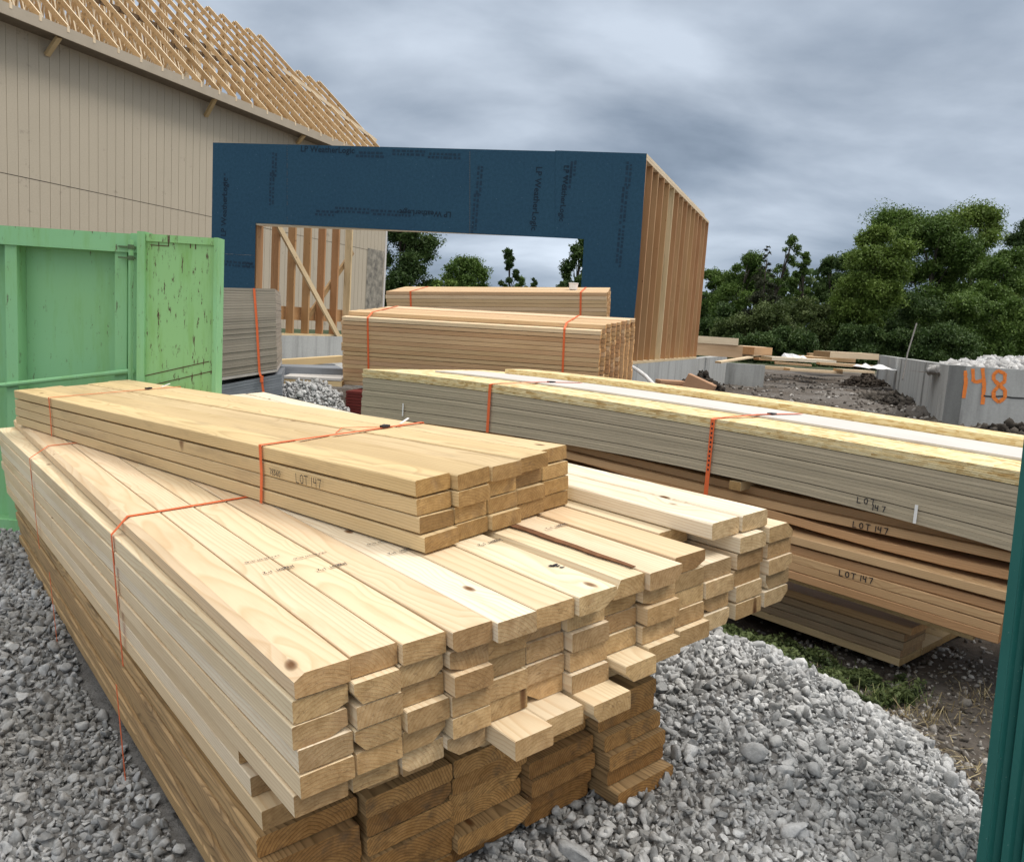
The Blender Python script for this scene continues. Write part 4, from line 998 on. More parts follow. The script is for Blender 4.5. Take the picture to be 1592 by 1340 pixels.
ncp = len(cp_); K_ = tps(((cp_[:, None, :2]-cp_[None, :, :2])**2).sum(-1))+np.eye(ncp)*.02
Pm = np.hstack([np.ones((ncp, 1)), cp_[:, :2]]); Mx = np.block([[K_, Pm], [Pm.T, np.zeros((3, 3))]])
sol = np.linalg.solve(Mx, np.concatenate([cp_[:, 2], np.zeros(3)]))
_p = np.random.default_rng(3).uniform(0, 6.28, (24, 2)); _d = np.random.default_rng(4).normal(size=(24, 2))
def gz_(x, y):
    x = np.asarray(x, float); y = np.asarray(y, float); sh = x.shape; q = np.stack([x.ravel(), y.ravel()], 1)
    out_ = np.zeros(len(q))
    for i in range(0, len(q), 20000):
        b_ = q[i:i+20000]; k = tps(((b_[:, None]-cp_[None, :, :2])**2).sum(-1)); out_[i:i+20000] = k@sol[:ncp]+sol[ncp]+b_@sol[ncp+1:]
    rr_ = np.hypot(q[:, 0], q[:, 1]); out_ = np.clip(out_, -.45, .45)*np.clip((60-rr_)/30, 0, 1)
    w = np.zeros(len(q))
    for k in range(24):
        fq = (1.2, 2.7, 5.5, 11, 19, 31)[k % 6]*_d[k]; w += np.sin(q@fq+_p[k, 0])*(.012, .009, .005, .003, .0016, .001)[k % 6]
    # a low heap of gravel by the garage door
    m = G(487, 612, .40); out_ += .0
    g = .54*np.exp(-(((q[:, 0]+1.74)/.42)**2+((q[:, 1]-6.75)/.33)**2)**1.5)
    return (out_+w*np.clip(rr_/3, .35, 1.3)+g).reshape(sh)
def graded(a, b_, d0, g, c):
    r = [c]; s = d0
    while r[-1] < b_: r.append(r[-1]+s); s = d0+g*max(0, abs(r[-1]-c)-4)
    l = [c]; s = d0
    while l[-1] > a: l.append(l[-1]-s); s = d0+g*max(0, abs(l[-1]-c)-4)
    return np.array(sorted(set(r+l)))
gx_ = graded(-900, 900, .07, .055, .5); gy_ = graded(-300, 1200, .07, .045, 3.0)
GX, GY = np.meshgrid(gx_, gy_, indexing='ij'); GZ = gz_(GX, GY)
# gravel / grass areas
bd = np.array([G(*p)[:2] for p in ((1040, 970, -.25), (1110, 995, -.22), (1180, 1003, -.15), (1300, 1080, -.24), (1400, 1125, -.26), (1530, 1228, -.27), (1592, 1320, -.25))])
def ybd(x): return np.interp(x, bd[:, 0], bd[:, 1])
def is_gravel(x, y, soft=.06):
    x = np.asarray(x); y = np.asarray(y)
    wob = .04*np.sin(x*9+1)+.03*np.sin(x*23)
    right = np.clip((ybd(x)+wob-y)/soft, 0, 1)*(x > -.2)
    left = np.clip((-.75*(y-3.0)+.2-x+ .9)/.3, 0, 1)*np.clip((7.5-y)/.5, 0, 1)
    mound = np.exp(-(((x+1.74)/.5)**2+((y-6.75)/.5)**2)**2)
    return np.clip(np.maximum(np.maximum(right, left*(x < 1.1)), mound), 0, 1)
def is_grass(x, y):
    return np.zeros_like(x)
V = np.stack([GX.ravel(), GY.ravel(), GZ.ravel()], 1); nx, ny = GX.shape
ii, jj = np.meshgrid(np.arange(nx-1), np.arange(ny-1), indexing='ij'); i0 = (ii*ny+jj).ravel()
Fc = np.stack([i0, i0+ny, i0+ny+1, i0+1], 1)
far_ = np.clip((V[:, 1]-34)/8, 0, 1)
def m_ground():
    m, t, b = newmat('building_site_soil'); K = t.links.new; co = texco(t)
    a = t.nodes.new('ShaderNodeAttribute'); a.attribute_name = 'gravel'; f = t.nodes.new('ShaderNodeAttribute'); f.attribute_name = 'far'
    n = noise(t, co, 1.6, 8, .65); n2 = noise(t, co, 14, 6, .7); n3 = noise(t, co, .35, 4, .6)
    soil = mix(t, n, (.055, .042, .032), (.095, .077, .06)); soil = mix(t, 1.0, soil, ramp(t, n2, [(.3, (.6,)*3), (.7, (1.35,)*3)]), 'MULTIPLY')
    vo = t.nodes.new('ShaderNodeTexVoronoi'); vo.inputs['Scale'].default_value = 13; K(co, vo.inputs['Vector'])
    vs_ = t.nodes.new('ShaderNodeSeparateXYZ'); K(vo.outputs['Color'], vs_.inputs[0])
    peb = mth(t, 'MULTIPLY', ramp1(t, vo.outputs['Distance'], [(.22, 1), (.3, 0)]), ramp1(t, vs_.outputs[0], [(.55, 0), (.75, 1)]))
    pale = ramp1(t, n3, [(.46, 0), (.62, .75)])
    soil = mix(t, mth(t, 'MULTIPLY', peb, .8), soil, (.28, .26, .24)); soil = mix(t, mth(t, 'MULTIPLY', pale, .6), soil, mix(t, n2, (.17, .155, .14), (.30, .29, .28)))
    gr = mix(t, n2, (.12, .115, .11), (.24, .235, .23))
    c = mix(t, a.outputs['Fac'], soil, gr); c = mix(t, f.outputs['Fac'], c, mix(t, n, (.03, .045, .018), (.05, .07, .025)))
    K(c, b.inputs['Base Color']); b.inputs['Roughness'].default_value = .95
    bump(t, b, mth(t, 'ADD', n2, mth(t, 'MULTIPLY', peb, .5)), .8, .04); return m
struct(npmesh('ground', V, Fc, m_ground(), {'gravel': ('POINT', is_gravel(V[:, 0], V[:, 1])), 'far': ('POINT', far_)}, smooth=True))
# ------------------------------------------------------------------ crushed stone
phi = (1+5**.5)/2
ICO = np.array([(-1, phi, 0), (1, phi, 0), (-1, -phi, 0), (1, -phi, 0), (0, -1, phi), (0, 1, phi), (0, -1, -phi), (0, 1, -phi), (phi, 0, -1), (phi, 0, 1), (-phi, 0, -1), (-phi, 0, 1)])/1.9
ICF = np.array([(0, 11, 5), (0, 5, 1), (0, 1, 7), (0, 7, 10), (0, 10, 11), (1, 5, 9), (5, 11, 4), (11, 10, 2), (10, 7, 6), (7, 1, 8), (3, 9, 4), (3, 4, 2), (3, 2, 6), (3, 6, 8), (3, 8, 9), (4, 9, 5), (2, 4, 11), (6, 2, 10), (8, 6, 7), (9, 8, 1)])
def rotm(n):
    q = RNG.normal(size=(n, 4)); q /= np.linalg.norm(q, axis=1)[:, None]; w, x, y, z = q.T
    return np.stack([1-2*(y*y+z*z), 2*(x*y-z*w), 2*(x*z+y*w), 2*(x*y+z*w), 1-2*(x*x+z*z), 2*(y*z-x*w), 2*(x*z-y*w), 2*(y*z+x*w), 1-2*(x*x+y*y)], 1).reshape(n, 3, 3)
def subdiv(V_, F_):
    V_ = [tuple(v) for v in V_]; md = {}; F2 = []
    def m_(a, b_):
        k = (min(a, b_), max(a, b_))
        if k not in md: v = (np.array(V_[a])+np.array(V_[b_]))/2; V_.append(tuple(v/np.linalg.norm(v)*1.0)); md[k] = len(V_)-1
        return md[k]
    for a, b_, c in F_: x_, y_, z_ = m_(a, b_), m_(b_, c), m_(c, a); F2 += [(a, x_, z_), (b_, y_, x_), (c, z_, y_), (x_, y_, z_)]
    return np.array(V_), np.array(F2)
IC2, IF2 = subdiv(ICO, ICF)
def stones(name, pos, size, tone, mat, fine=False):
    n = len(pos)
    if fine:
        nv = 40; kinds = []
        for _ in range(nv):
            v = IC2*(1+RNG.normal(0, .03, (len(IC2), 1))); 
            for _k in range(10):
                q = RNG.normal(size=3); q /= np.linalg.norm(q); d = RNG.uniform(.28, .52); e_ = np.maximum(0, v@q-d); v = v-e_[:, None]*q
            v = v*np.array([RNG.uniform(.95, 1.35), RNG.uniform(.8, 1.1), RNG.uniform(.65, .95)])*1.35; kinds.append(v)
        base = np.array(kinds)[RNG.integers(0, nv, n)]; v = np.einsum('nij,nkj->nki', rotm(n), base)*(size[:, None, None]/2)+pos[:, None]
        fc = (IF2[None]+np.arange(n)[:, None, None]*len(IC2)).reshape(-1, 3)
        return npmesh(name, v.reshape(-1, 3), fc, mat, {'tone': ('FACE', np.repeat(tone, len(IF2)))})
    base = ICO[None]*(1+RNG.normal(0, .20, (n, 12, 1)))+RNG.normal(0, .15, (n, 12, 3))
    base = base*np.stack([RNG.uniform(.8, 1.35, n), RNG.uniform(.65, 1.05, n), RNG.uniform(.5, .85, n)], 1)[:, None]
    v = np.einsum('nij,nkj->nki', rotm(n), base)*(size[:, None, None]/2)+pos[:, None]
    fc = (ICF[None]+np.arange(n)[:, None, None]*12).reshape(-1, 3)
    return npmesh(name, v.reshape(-1, 3), fc, mat, {'tone': ('FACE', np.repeat(tone, 20))})
def m_stone(name, lo, hi):
    m, t, b = newmat(name); K = t.links.new; a = t.nodes.new('ShaderNodeAttribute'); a.attribute_name = 'tone'
    co = texco(t); n = noise(t, co, 90, 4, .65); n2 = noise(t, co, 2.2, 4, .6)
    c = ramp(t, a.outputs['Fac'], [(0, lo), (.6, tuple((x+y)/2 for x, y in zip(lo, hi))), (1, hi)])
    c = mix(t, 1.0, c, ramp(t, n, [(.3, (.72, .72, .71)), (.7, (1.12, 1.12, 1.12))]), 'MULTIPLY')
    c = mix(t, 1.0, c, ramp(t, n2, [(.35, (.78, .76, .73)), (.6, (1, 1, 1))]), 'MULTIPLY')
    K(c, b.inputs['Base Color']); b.inputs['Roughness'].default_value = .9; bump(t, b, n, .8, .004); return m
MST = m_stone('crushed_limestone', (.24, .245, .25), (.72, .725, .73))
n = 85000
x = RNG.uniform(-4.2, 2.3, n*6); y = .45+RNG.uniform(0, 1, n*6)**1.25*6.6
inC = lambda x, y: (lambda a, l: (a > 0.03) & (a < .88) & (l > .40) & (l < 3.0))((np.stack([x, y], 1)-A_(0, 0, 0)[:2])@nrm(wA[:2]), (np.stack([x, y], 1)-A_(0, 0, 0)[:2])@nrm(uA[:2]))
vis = np.abs(x/y+.0) < .95
keep = (RNG.uniform(0, 1, n*6) < is_gravel(x, y)) & (~inC(x, y)) & vis & ~((x < -1.45) & (y > 3.85) & (y < 5.9)) & ~((x > -1.0) & (x < 1.1) & (y > 3.3) & (y < 6))
x, y = x[keep][:n], y[keep][:n]; n = len(x); print('stones', n); _c = A_(-.08, 1.2, -.58); print('near C left', (np.hypot(x-_c[0], y-_c[1]) < .1).sum(), _c, float(gz_(_c[0], _c[1])), float(is_gravel(_c[0], _c[1])), 'cleft bottom', A_(0, 1.2, -.58))
sz_ = np.clip(RNG.lognormal(math.log(.0152), .36, n), .007, .042)*np.clip(.85+y*.12, 1, 1.5)
big = RNG.uniform(0, 1, n) < .0008; sz_[big] *= RNG.uniform(1.7, 2.8, big.sum())
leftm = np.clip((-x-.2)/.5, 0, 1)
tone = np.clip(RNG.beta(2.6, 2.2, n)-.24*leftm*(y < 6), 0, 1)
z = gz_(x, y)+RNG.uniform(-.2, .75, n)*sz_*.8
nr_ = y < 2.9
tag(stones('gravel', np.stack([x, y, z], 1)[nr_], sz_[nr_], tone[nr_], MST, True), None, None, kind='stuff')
tag(stones('gravel', np.stack([x, y, z], 1)[~nr_], sz_[~nr_], tone[~nr_], MST), None, None, kind='stuff')
# sparse stones and clods on the soil
n = 9000; y = 2.2+RNG.uniform(0, 1, n)**1.6*26; x = RNG.uniform(-.25, .85, n)*y*.9
k = (y > 8)
s_ = np.where(y < 5, RNG.uniform(.008, .035, n), RNG.uniform(.02, .09, n))
ok = ((RNG.uniform(0, 1, n) > is_gravel(x, y)) & ~((y > 9.5) & (x < 2.6+(y-10.4)*.37) & (y < 17)))
x, y, s_ = x[ok], y[ok], s_[ok]
tag(stones('scattered_stones', np.stack([x, y, gz_(x, y)+s_*.12], 1), s_, np.where(RNG.uniform(0, 1, len(x)) < .35, RNG.uniform(.5, 1, len(x)), RNG.uniform(0, .25, len(x))), m_stone('site_stone', (.07, .058, .047), (.50, .48, .46))), None, None, kind='stuff')
n = 2600; x = RNG.uniform(.75, 2.2, n); y = RNG.uniform(2.1, 4.0, n); ok = y > ybd(x)-.05; x, y = x[ok], y[ok]; s_ = RNG.lognormal(math.log(.012), .45, len(x))
tag(stones('scattered_stones', np.stack([x, y, gz_(x, y)+s_*.15], 1), s_, np.where(RNG.uniform(0, 1, len(x)) < .5, RNG.uniform(.45, 1, len(x)), RNG.uniform(0, .3, len(x))), m_stone('path_stone', (.06, .048, .036), (.55, .53, .50))), None, None, kind='stuff')
# ------------------------------------------------------------------ heaps
def heap(name, label, cx, cy, cz, rx, ry, h, n, smin, smax, tlo, thi, mat, corecol):
    th = RNG.uniform(0, 2*math.pi, n); r = np.sqrt(RNG.uniform(0, 1, n)); X_ = r*np.cos(th); Y_ = r*np.sin(th)
    hh = h*(1-r**1.6)*(.75+.3*np.sin(X_*7+1)*np.cos(Y_*5)); S_ = RNG.uniform(smin, smax, n)
    o = stones(name, np.stack([cx+X_*rx, cy+Y_*ry, cz+hh], 1), S_, RNG.uniform(tlo, thi, n), mat)
    nn = 22; v = []; f = []
    for i in range(nn+1):
        for j in range(nn+1):
            a, b_ = i/nn*2-1, j/nn*2-1; r = math.hypot(a, b_); v.append((cx+a*rx*1.05, cy+b_*ry*1.05, cz-.03+max(0, h*.92*(1-min(r, 1)**1.6)*(.75+.3*math.sin(a*7+1)*math.cos(b_*5)))))
    for i in range(nn):
        for j in range(nn): f.append((i*(nn+1)+j, (i+1)*(nn+1)+j, (i+1)*(nn+1)+j+1, i*(nn+1)+j+1))
    c = MB().add(v, f).build('heap_core', corecol, o, smooth=True)
    tag(o, label, 'heap', kind='stuff'); return o
DK = flat('dark_soil', (.035, .027, .02), .95, var=(.06, .047, .036), scale=6, bumpv=.8)
MDK = m_stone('dark_clod', (.022, .016, .012), (.06, .047, .036))
MW = m_stone('white_rubble', (.22, .22, .22), (.68, .68, .69))
q = C0+dF*1.2+np.array([0, 1.2, 0])
heap('rubble_heap', 'heap of whitish broken stone behind the wall marked 148', q[0]-.05, q[1], zc-.12, .8, .7, .24, 700, .07, .17, .35, 1, MW, DK)
q = q+np.array([1.2, .2, 0]); heap('rubble_heap', 'taller peak of whitish broken stone with dark soil at the far right', q[0]-.05, q[1]-.1, zc-.12, 1.5, .95, .46, 1500, .07, .18, .3, 1, MW, DK)
heap('soil_clods', 'dark soil clods on top of the rubble by the 148 wall', q[0]-.1, q[1]-.35, zc+.16, .22, .2, .22, 160, .05, .12, 0, .6, MDK, DK)
g_ = at(1088, 603, 9.3); heap('soil_heap', 'small dark heap of soil behind the brown blocks', g_[0], g_[1], g_[2]-.03, .26, .3, .22, 260, .03, .09, 0, .7, MDK, DK)
for (a, b_, c_, rx, ry, h, lb) in ((1440, 655, 10.4, .6, .7, .14, 'dark soil bank against the long side of the 148 foundation'), (1395, 592, 15.5, .6, 1.2, .16, 'dark clods far along the foundation side'), (1560, 665, 9.6, 1.3, .8, .28, 'dark soil bank below the 148'), (1350, 562, 22, .6, .8, .45, 'distant dark soil lump beside the far end of the foundation')):
    g_ = at(a, b_, c_); heap('soil_bank', lb, g_[0], g_[1], max(-.02, g_[2]-.02)*0-.02+float(gz_(g_[0], g_[1])), rx, ry, h, 420, .05, .16, 0, 1, MDK if h > .3 else m_stone('bank_stone', (.025, .02, .015), (.12, .105, .09)), DK)
# ------------------------------------------------------------------ low plants and straw
def m_leaf(name, c0_, c1_, c2_, trans=.25):
    m, t, b = newmat(name); K = t.links.new; a = t.nodes.new('ShaderNodeAttribute'); a.attribute_name = 'tone'
    c = ramp(t, a.outputs['Fac'], [(0, c0_), (.55, c1_), (1, c2_)])
    K(c, b.inputs['Base Color']); b.inputs['Roughness'].default_value = .6
    tr = t.nodes.new('ShaderNodeBsdfTranslucent'); K(c, tr.inputs[0]); mx = t.nodes.new('ShaderNodeMixShader'); mx.inputs[0].default_value = trans
    K(b.outputs[0], mx.inputs[1]); K(tr.outputs[0], mx.inputs[2]); K(mx.outputs[0], t.nodes['Material Output'].inputs['Surface']); return m
def leaves(name, P, size, tone, mat, parent=None, asp=.75, upb=.0, dirs=None):
    n = len(P); R_ = rotm(n)
    nr = R_[:, :, 2]; nr[:, 2] = np.abs(nr[:, 2])+upb; nr /= np.linalg.norm(nr, axis=1)[:, None]
    a = np.cross(nr, R_[:, :, 0]); a /= np.linalg.norm(a, axis=1)[:, None]; b_ = np.cross(nr, a)
    a = a*(size/2)[:, None]; b_ = b_*(size*asp/2)[:, None]; cv_ = nr*(size*.16)[:, None]
    v = np.stack([P-a-cv_, P-b_*.9, P+a-cv_, P+b_*.9], 1).reshape(-1, 3)
    return npmesh(name, v, np.arange(4*n).reshape(n, 4), mat, {'tone': ('FACE', tone)}, parent=parent)
def blades(name, P, D_, wdt, tone, mat):
    n = len(P); s = np.cross(D_, np.array([0, 0, 1.])); s /= np.linalg.norm(s, axis=1)[:, None]; s *= wdt[:, None]/2
    mid = P+D_*.55+np.array([0, 0, 1])*np.linalg.norm(D_, axis=1)[:, None]*.08; tip = P+D_
    v = np.stack([P-s, P+s, mid+s*.7, mid-s*.7, tip], 1).reshape(-1, 3); o = np.arange(n)[:, None]*5
    F4 = o+np.array([[0, 1, 2, 3]]); F3 = np.concatenate([o+3, o+2, o+4, o+4], 1)
    return npmesh(name, v, np.concatenate([F4, o+np.array([[3, 2, 4, 4]])[:, :4]])[:n] if False else F4, mat, {'tone': ('FACE', tone)})
n = 17000
pg = np.array([G(*p)[:2] for p in ((1090, 985, -.3), (1140, 945, -.33), (1200, 975, -.33), (1400, 1040, -.34), (1440, 1055, -.34), (1420, 1092, -.33), (1330, 1092, -.3), (1250, 1085, -.28), (1170, 1030, -.25), (1110, 1005, -.25))])
def inpoly(x, y, pg):
    c = np.zeros(len(x), bool); j = len(pg)-1
    for i in range(len(pg)):
        xi, yi, xj, yj = *pg[i], *pg[j]; c ^= ((yi > y) != (yj > y)) & (x < (xj-xi)*(y-yi)/(yj-yi+1e-12)+xi); j = i
    return c
bx = RNG.uniform(pg[:, 0].min()-.05, pg[:, 0].max()+.05, n*3); by = RNG.uniform(pg[:, 1].min()-.05, pg[:, 1].max()+.05, n*3)
wn = .05*np.sin(bx*31)+.05*np.cos(by*27); cl_ = np.sin(bx*19+by*7)+np.sin(by*23-bx*11)+RNG.normal(0, .5, n*3)
k = inpoly(bx+wn*.5, by+wn*.5, pg) & (cl_ > -.35); bx, by = bx[k][:n], by[k][:n]
hz = RNG.uniform(.002, .04, len(bx))*np.clip(1+.9*np.sin(bx*25)*np.cos(by*21), .15, 2)
MLW = m_leaf('weed_leaf', (.03, .045, .016), (.06, .09, .03), (.11, .145, .05), .2)
tag(leaves('weeds', np.stack([bx, by, gz_(bx, by)+hz], 1), RNG.uniform(.009, .022, len(bx)), np.clip(hz/.05+RNG.normal(0, .15, len(bx)), 0, 1), MLW, upb=.8), None, None, kind='stuff')
def tuft(label, x, y, z_, nbl, h, mat, name='grass_tuft', spread=.08):
    g_ = G(x, y, z_); P = np.tile(g_, (nbl, 1))+RNG.normal(0, spread, (nbl, 3))*np.array([1, .6, 0]); P[:, 2] = gz_(P[:, 0], P[:, 1])
    D_ = RNG.normal(0, .5, (nbl, 3))*h; D_[:, 2] = RNG.uniform(.4, 1, nbl)*h
    o = blades(name, P, D_, RNG.uniform(.002, .005, nbl), RNG.uniform(0, 1, nbl), mat); return tag(o, None, None, kind='stuff')
MGB = m_leaf('grass_blade', (.06, .10, .025), (.14, .19, .06), (.32, .34, .14), .2)
MSTW = m_leaf('straw', (.16, .12, .06), (.32, .26, .14), (.5, .43, .27), .1)
tuft('pale green grass tuft in front of the corner of the low plank pile', 1388, 1078, -.33, 130, .10, MGB)
tuft('small grass tuft close before the greyed planks, left of the brightest tuft', 1275, 1000, -.33, 60, .07, MGB)
tuft('dry grass tuft on dark soil, halfway down to the gravel edge', 1440, 1110, -.32, 70, .08, MSTW)
tuft('dry grass tuft beside the green bin', 1525, 1085, -.33, 60, .07, MSTW)
n = 900; bx = RNG.uniform(1.0, 1.95, n); by = RNG.uniform(2.2, 3.4, n); k = (by > ybd(bx)+.03); bx, by = bx[k], by[k]; n = len(bx)
an = RNG.uniform(0, 6.28, n); Ls = RNG.uniform(.02, .09, n)
tag(blades('straw_litter', np.stack([bx, by, gz_(bx, by)+.006], 1), np.stack([np.cos(an)*Ls, np.sin(an)*Ls, RNG.uniform(.0, .2, n)*Ls], 1), RNG.uniform(.0015, .0035, n), RNG.uniform(0, 1, n), MSTW), None, None, kind='stuff')
# ================================================================== trees
BARK = flat('grey_bark', (.10, .085, .07), .9, var=(.055, .045, .035), scale=6, bumpv=.6)
ML = {'mid': m_leaf('leaf_mid', (.045, .085, .016), (.10, .17, .034), (.16, .235, .055)),
      'light': m_leaf('leaf_light', (.07, .115, .02), (.135, .205, .038), (.20, .275, .065)),
      'dark': m_leaf('leaf_dark', (.03, .06, .016), (.06, .105, .028), (.095, .145, .04)),
      'olive': m_leaf('leaf_olive', (.045, .07, .02), (.09, .125, .036), (.135, .17, .06)),
      'fir': m_leaf('needle_dark', (.02, .028, .014), (.045, .052, .025), (.075, .08, .04))}
def tree(label, px, ptop, Y, wpx, leaf, kind='round', nl=9000, base=558, group=None, cat='tree', name=None, lean=0, lo=.12, ls=.27):
    nl = int(nl*2.8); ls *= .55
    top_ = at(px, ptop, Y); x0 = top_[0]; gz0 = 0.0; Ht = top_[2]-gz0; Wd = wpx/FPX*Y
    rg = random.Random(int(px*7+ptop)); T = thing(name or ('bush' if kind == 'bush' else 'conifer_tree' if kind == 'cone' else 'leafy_tree'), label, cat, (x0, Y, gz0), group)
    tr = max(.05, Ht*.02); mb = MB(); ax = lambda h: np.array([x0+lean*(h/Ht-1)*Ht*.15+.25*math.sin(h*.5+px)*min(1, h/3)*(.3 if kind == 'cone' else 1), Y, gz0+h])
    if kind != 'bush':
        mb.tube([ax(h) for h in np.linspace(0, Ht*.9, 7)], [tr*(1-.85*i/6) for i in range(7)], 8)
    blobs = []
    if kind == 'cone':
        for i in range(34):
            h = Ht*(lo+(1-lo)*(i/33)**.9); r = Wd*.5*(1-i/34)**.8*rg.uniform(.7, 1.15)
            for j in range(max(1, int(5*(1-i/34))+1)):
                an_ = rg.uniform(0, 6.28); blobs.append((ax(h)+np.array([math.cos(an_)*r*.6, math.sin(an_)*r*.6, -.08*r]), max(.18, r*.42), .35))
    else:
        nbl = {'round': 34, 'tall': 26, 'airy': 30, 'bush': 26}[kind]
        for i in range(nbl):
            f = (i+.5)/nbl; h = Ht*(lo+(1-lo)*f) if kind != 'bush' else Ht*rg.uniform(.05, .85)
            prof = {'round': math.sin(math.pi*min(1, (f*.86+.14)))**.55, 'tall': math.sin(math.pi*min(1, f*.8+.2))**.7, 'airy': math.sin(math.pi*(f*.75+.25))**.9, 'bush': math.sqrt(max(.05, 1-(h/Ht)**2))}[kind]
            rad = Wd*.5*prof; an_ = rg.uniform(0, 6.28); rr_ = rad*math.sqrt(rg.uniform(.05, 1))
            br = Wd*{'round': .17, 'tall': .2, 'airy': .13, 'bush': .16}[kind]*rg.uniform(.65, 1.25); br = min(br, Ht*.3)
            hh_ = min(h, Ht-br*.75); rr_ = max(0, min(rr_, Wd*.5-br*.6))
            c = ax(hh_)+np.array([math.cos(an_)*rr_, math.sin(an_)*rr_*.8, 0]); blobs.append((c, br, .8))
            if kind != 'bush' and i % 2 == 0: mb.tube([ax(max(Ht*.1, hh_-.25*Ht)), (ax(hh_-.1*Ht)+c)/2, c], [tr*.35, tr*.2, .015], 5)
    if mb.v: mb.build('trunk', BARK, T, smooth=True)
    wts = np.array([b_[1]**2 for b_ in blobs]); wts /= wts.sum(); idx = RNG.choice(len(blobs), nl, p=wts)
    C_ = np.array([b_[0] for b_ in blobs])[idx]; R_ = np.array([b_[1] for b_ in blobs])[idx]; fl = np.array([b_[2] for b_ in blobs])[idx]
    d = RNG.normal(size=(nl, 3)); d /= np.linalg.norm(d, axis=1)[:, None]; rad = RNG.uniform(.0, 1, nl)**(.5)*(1.05+.3*np.sin(d[:, 0]*5+idx)*np.cos(d[:, 2]*4+idx*2))*np.where(RNG.uniform(0, 1, nl) < .12, 1.12, 1)
    P = C_+d*(R_*rad)[:, None]*np.stack([np.ones(nl), np.ones(nl), fl], 1); P[:, 2] = np.maximum(P[:, 2], gz0+.05)
    tone = np.clip(.45+RNG.normal(0, .2, nl)+np.random.default_rng(int(px)).uniform(-.22, .22, len(blobs))[idx], 0, 1)
    core = RNG.uniform(0, 1, nl) < .3; inner = (RNG.uniform(.0, .72, nl)*R_)[:, None]*d
    if kind != 'airy': P[core] = (C_+inner*np.stack([np.ones(nl), np.ones(nl), fl], 1))[core]; P[:, 2] = np.maximum(P[:, 2], gz0+.05)
    szl = RNG.uniform(.55, 1.25, nl)*ls
    if kind != 'airy': szl[core] *= 2.3
    leaves('crown', P, szl, tone, ML[leaf], T, asp=.6 if kind != 'cone' else .3, upb=.15)
    return T
WG_ = 'trees at the edge of the site'
tree('dark leafy tree just right of the stud wall', 1112, 418, 60, 75, 'mid', nl=9000, group=WG_)
tree('rounded mid green tree, second from the stud wall', 1160, 391, 57, 80, 'mid', nl=10000, group=WG_)
tree('dark brownish conifer with a spire between the rounded tree and the thin leaning one', 1196, 384, 50, 84, 'fir', 'cone', 9000, group=WG_, ls=.24)
tree('thin see-through tree leaning right, its branches open to the sky', 1237, 366, 58, 50, 'mid', 'airy', 2300, group=WG_, lean=2, lo=.35)
tree('smaller see-through tree right of the thin leaning one', 1258, 392, 59, 42, 'mid', 'airy', 2600, group=WG_, lo=.3)
tree('low dark tree in the dip of the tree line', 1294, 398, 66, 62, 'dark', nl=7000, group=WG_)
tree('dark tree behind the left side of the yellow green tree', 1332, 388, 62, 70, 'dark', nl=9000, group=WG_)
tree('yellow green tree standing forward of the big tree, its bare trunk in view', 1362, 350, 46, 118, 'light', 'round', 12000, group=WG_, lo=.28)
tree('left part of the big tree mass, a tall broad tree with a domed crown', 1400, 322, 57, 150, 'mid', nl=15000, group=WG_)
tree('tallest broad tree in the middle of the big tree mass', 1466, 330, 55, 170, 'mid', nl=17000, group=WG_)
tree('tall broad tree at the right shoulder of the big tree mass', 1524, 314, 56, 140, 'light', nl=15000, group=WG_)
tree('mid green tree sloping down right of the big tree mass', 1562, 385, 50, 110, 'mid', nl=12000, group=WG_)
tree('dark tree cut by the right edge of the photo', 1598, 336, 62, 90, 'dark', nl=11000, group=WG_)
BG_ = 'bushes in front of the trees'
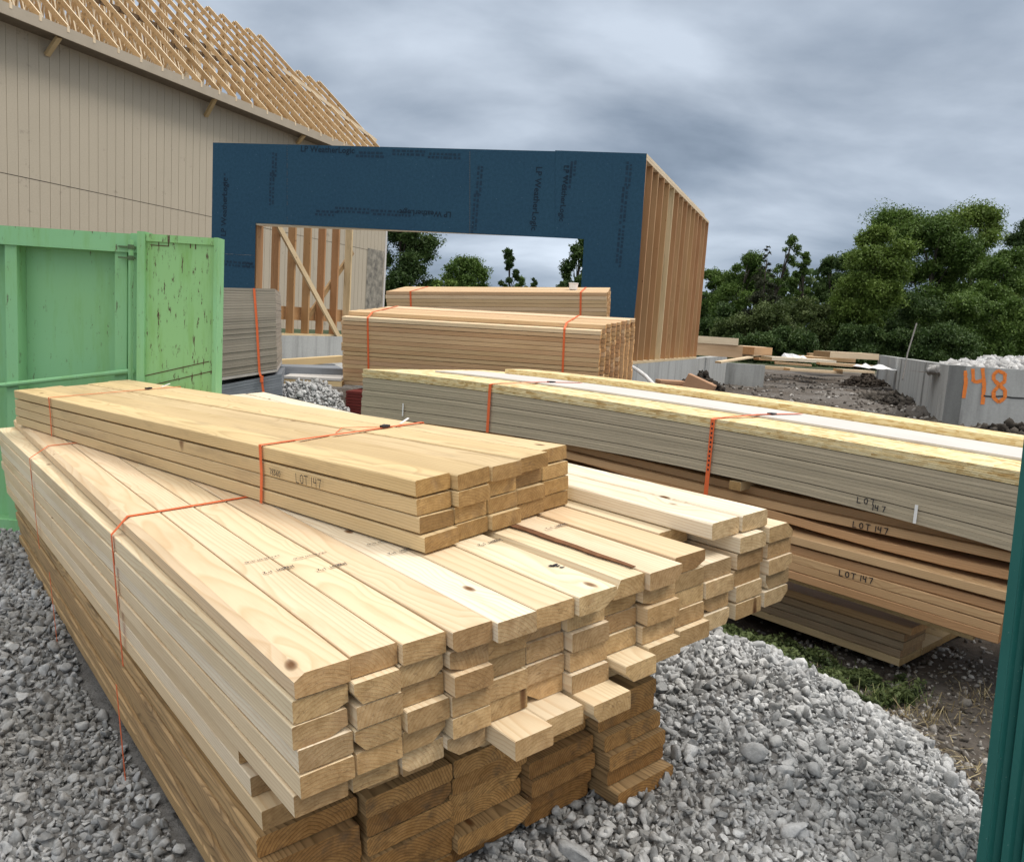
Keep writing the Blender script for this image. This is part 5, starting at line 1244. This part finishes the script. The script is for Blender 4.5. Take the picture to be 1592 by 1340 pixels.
for (px, pt, Y, w_, lf, lb) in ((1118, 462, 50, 100, 'dark', 'dark bush beside the far edge of the stud wall'), (1150, 480, 46, 90, 'olive', 'olive bush, first to the right of the dark one by the stud wall'), (1205, 462, 45, 120, 'olive', 'wide olive bush below the conifer'), (1262, 455, 47, 110, 'olive', 'olive bush below the thin leaning tree'),
                                (1310, 445, 50, 110, 'mid', 'green bush to the left of the bare trunk'), (1340, 500, 44, 90, 'dark', 'low dark bush just left of the bare trunk'), (1430, 450, 48, 120, 'dark', 'dark bush just right of the bare trunk'), (1495, 440, 48, 130, 'mid', 'green bush behind the rubble heap'), (1570, 450, 46, 120, 'mid', 'green bush behind the far right rubble peak'),
                                (1240, 505, 43, 110, 'dark', 'low dark bush behind the scattered boards'), (1180, 515, 42, 90, 'dark', 'low dark bush behind the two timber beams'), (1470, 500, 44, 130, 'dark', 'low dark bush behind the long foundation wall'), (1390, 505, 45, 80, 'dark', 'small dark bush under the yellow green tree')):
    tree(lb, px, pt, Y, w_, lf, 'bush', 6500, group=BG_, cat='bush', ls=.25)
OG = 'trees seen through the door opening'
tree('dense dark tree beside the white corner board, seen through the door opening', 630, 338, 48, 130, 'dark', nl=13000, group=OG)
tree('rounded tree right of the dense dark one in the door opening', 722, 398, 60, 86, 'mid', nl=8000, group=OG)
tree('low light green shrub in front of the rounded tree in the opening', 690, 424, 46, 60, 'light', 'bush', 4000, group=OG)
tree('lone slender tree in the middle of the door opening', 792, 386, 60, 32, 'dark', 'tall', 2800, group=OG, lo=.15)
tree('tiny tree right of the slender one', 814, 430, 66, 24, 'mid', 'tall', 1200, group=OG)
tree('smallest tree in the opening, farther right', 830, 432, 66, 18, 'dark', 'tall', 900, group=OG)
tree('tall dark tree at the right jamb of the door opening', 908, 368, 50, 56, 'dark', 'tall', 5000, group=OG)
tree('short dark tree left of the jamb tree', 878, 420, 58, 34, 'dark', 'tall', 2600, group=OG)
for px, pt, Y in ((1660, 330, 56), (1760, 360, 52), (1000, 420, 62)): tree({1660: 'dark tree beyond the right edge', 1760: 'far dark tree beyond the right edge', 1000: 'tree hidden behind the blue wall'}[px], px, pt, Y, 120, 'mid', nl=7000, group=WG_)
# far wood as one mass
n = 26000; xx = RNG.uniform(-30, 75, n); hh = 3.2+.9*np.sin(xx*.35)+.6*np.sin(xx*1.1)+np.where(xx > 14, 3.0, 0)
P = np.stack([xx, 68+RNG.uniform(-1.5, 1.5, n), RNG.uniform(0, 1, n)**.8*hh], 1)
tag(leaves('far_wood', P, RNG.uniform(.4, .8, n), RNG.uniform(0, .8, n), ML['dark']), None, None, kind='stuff')
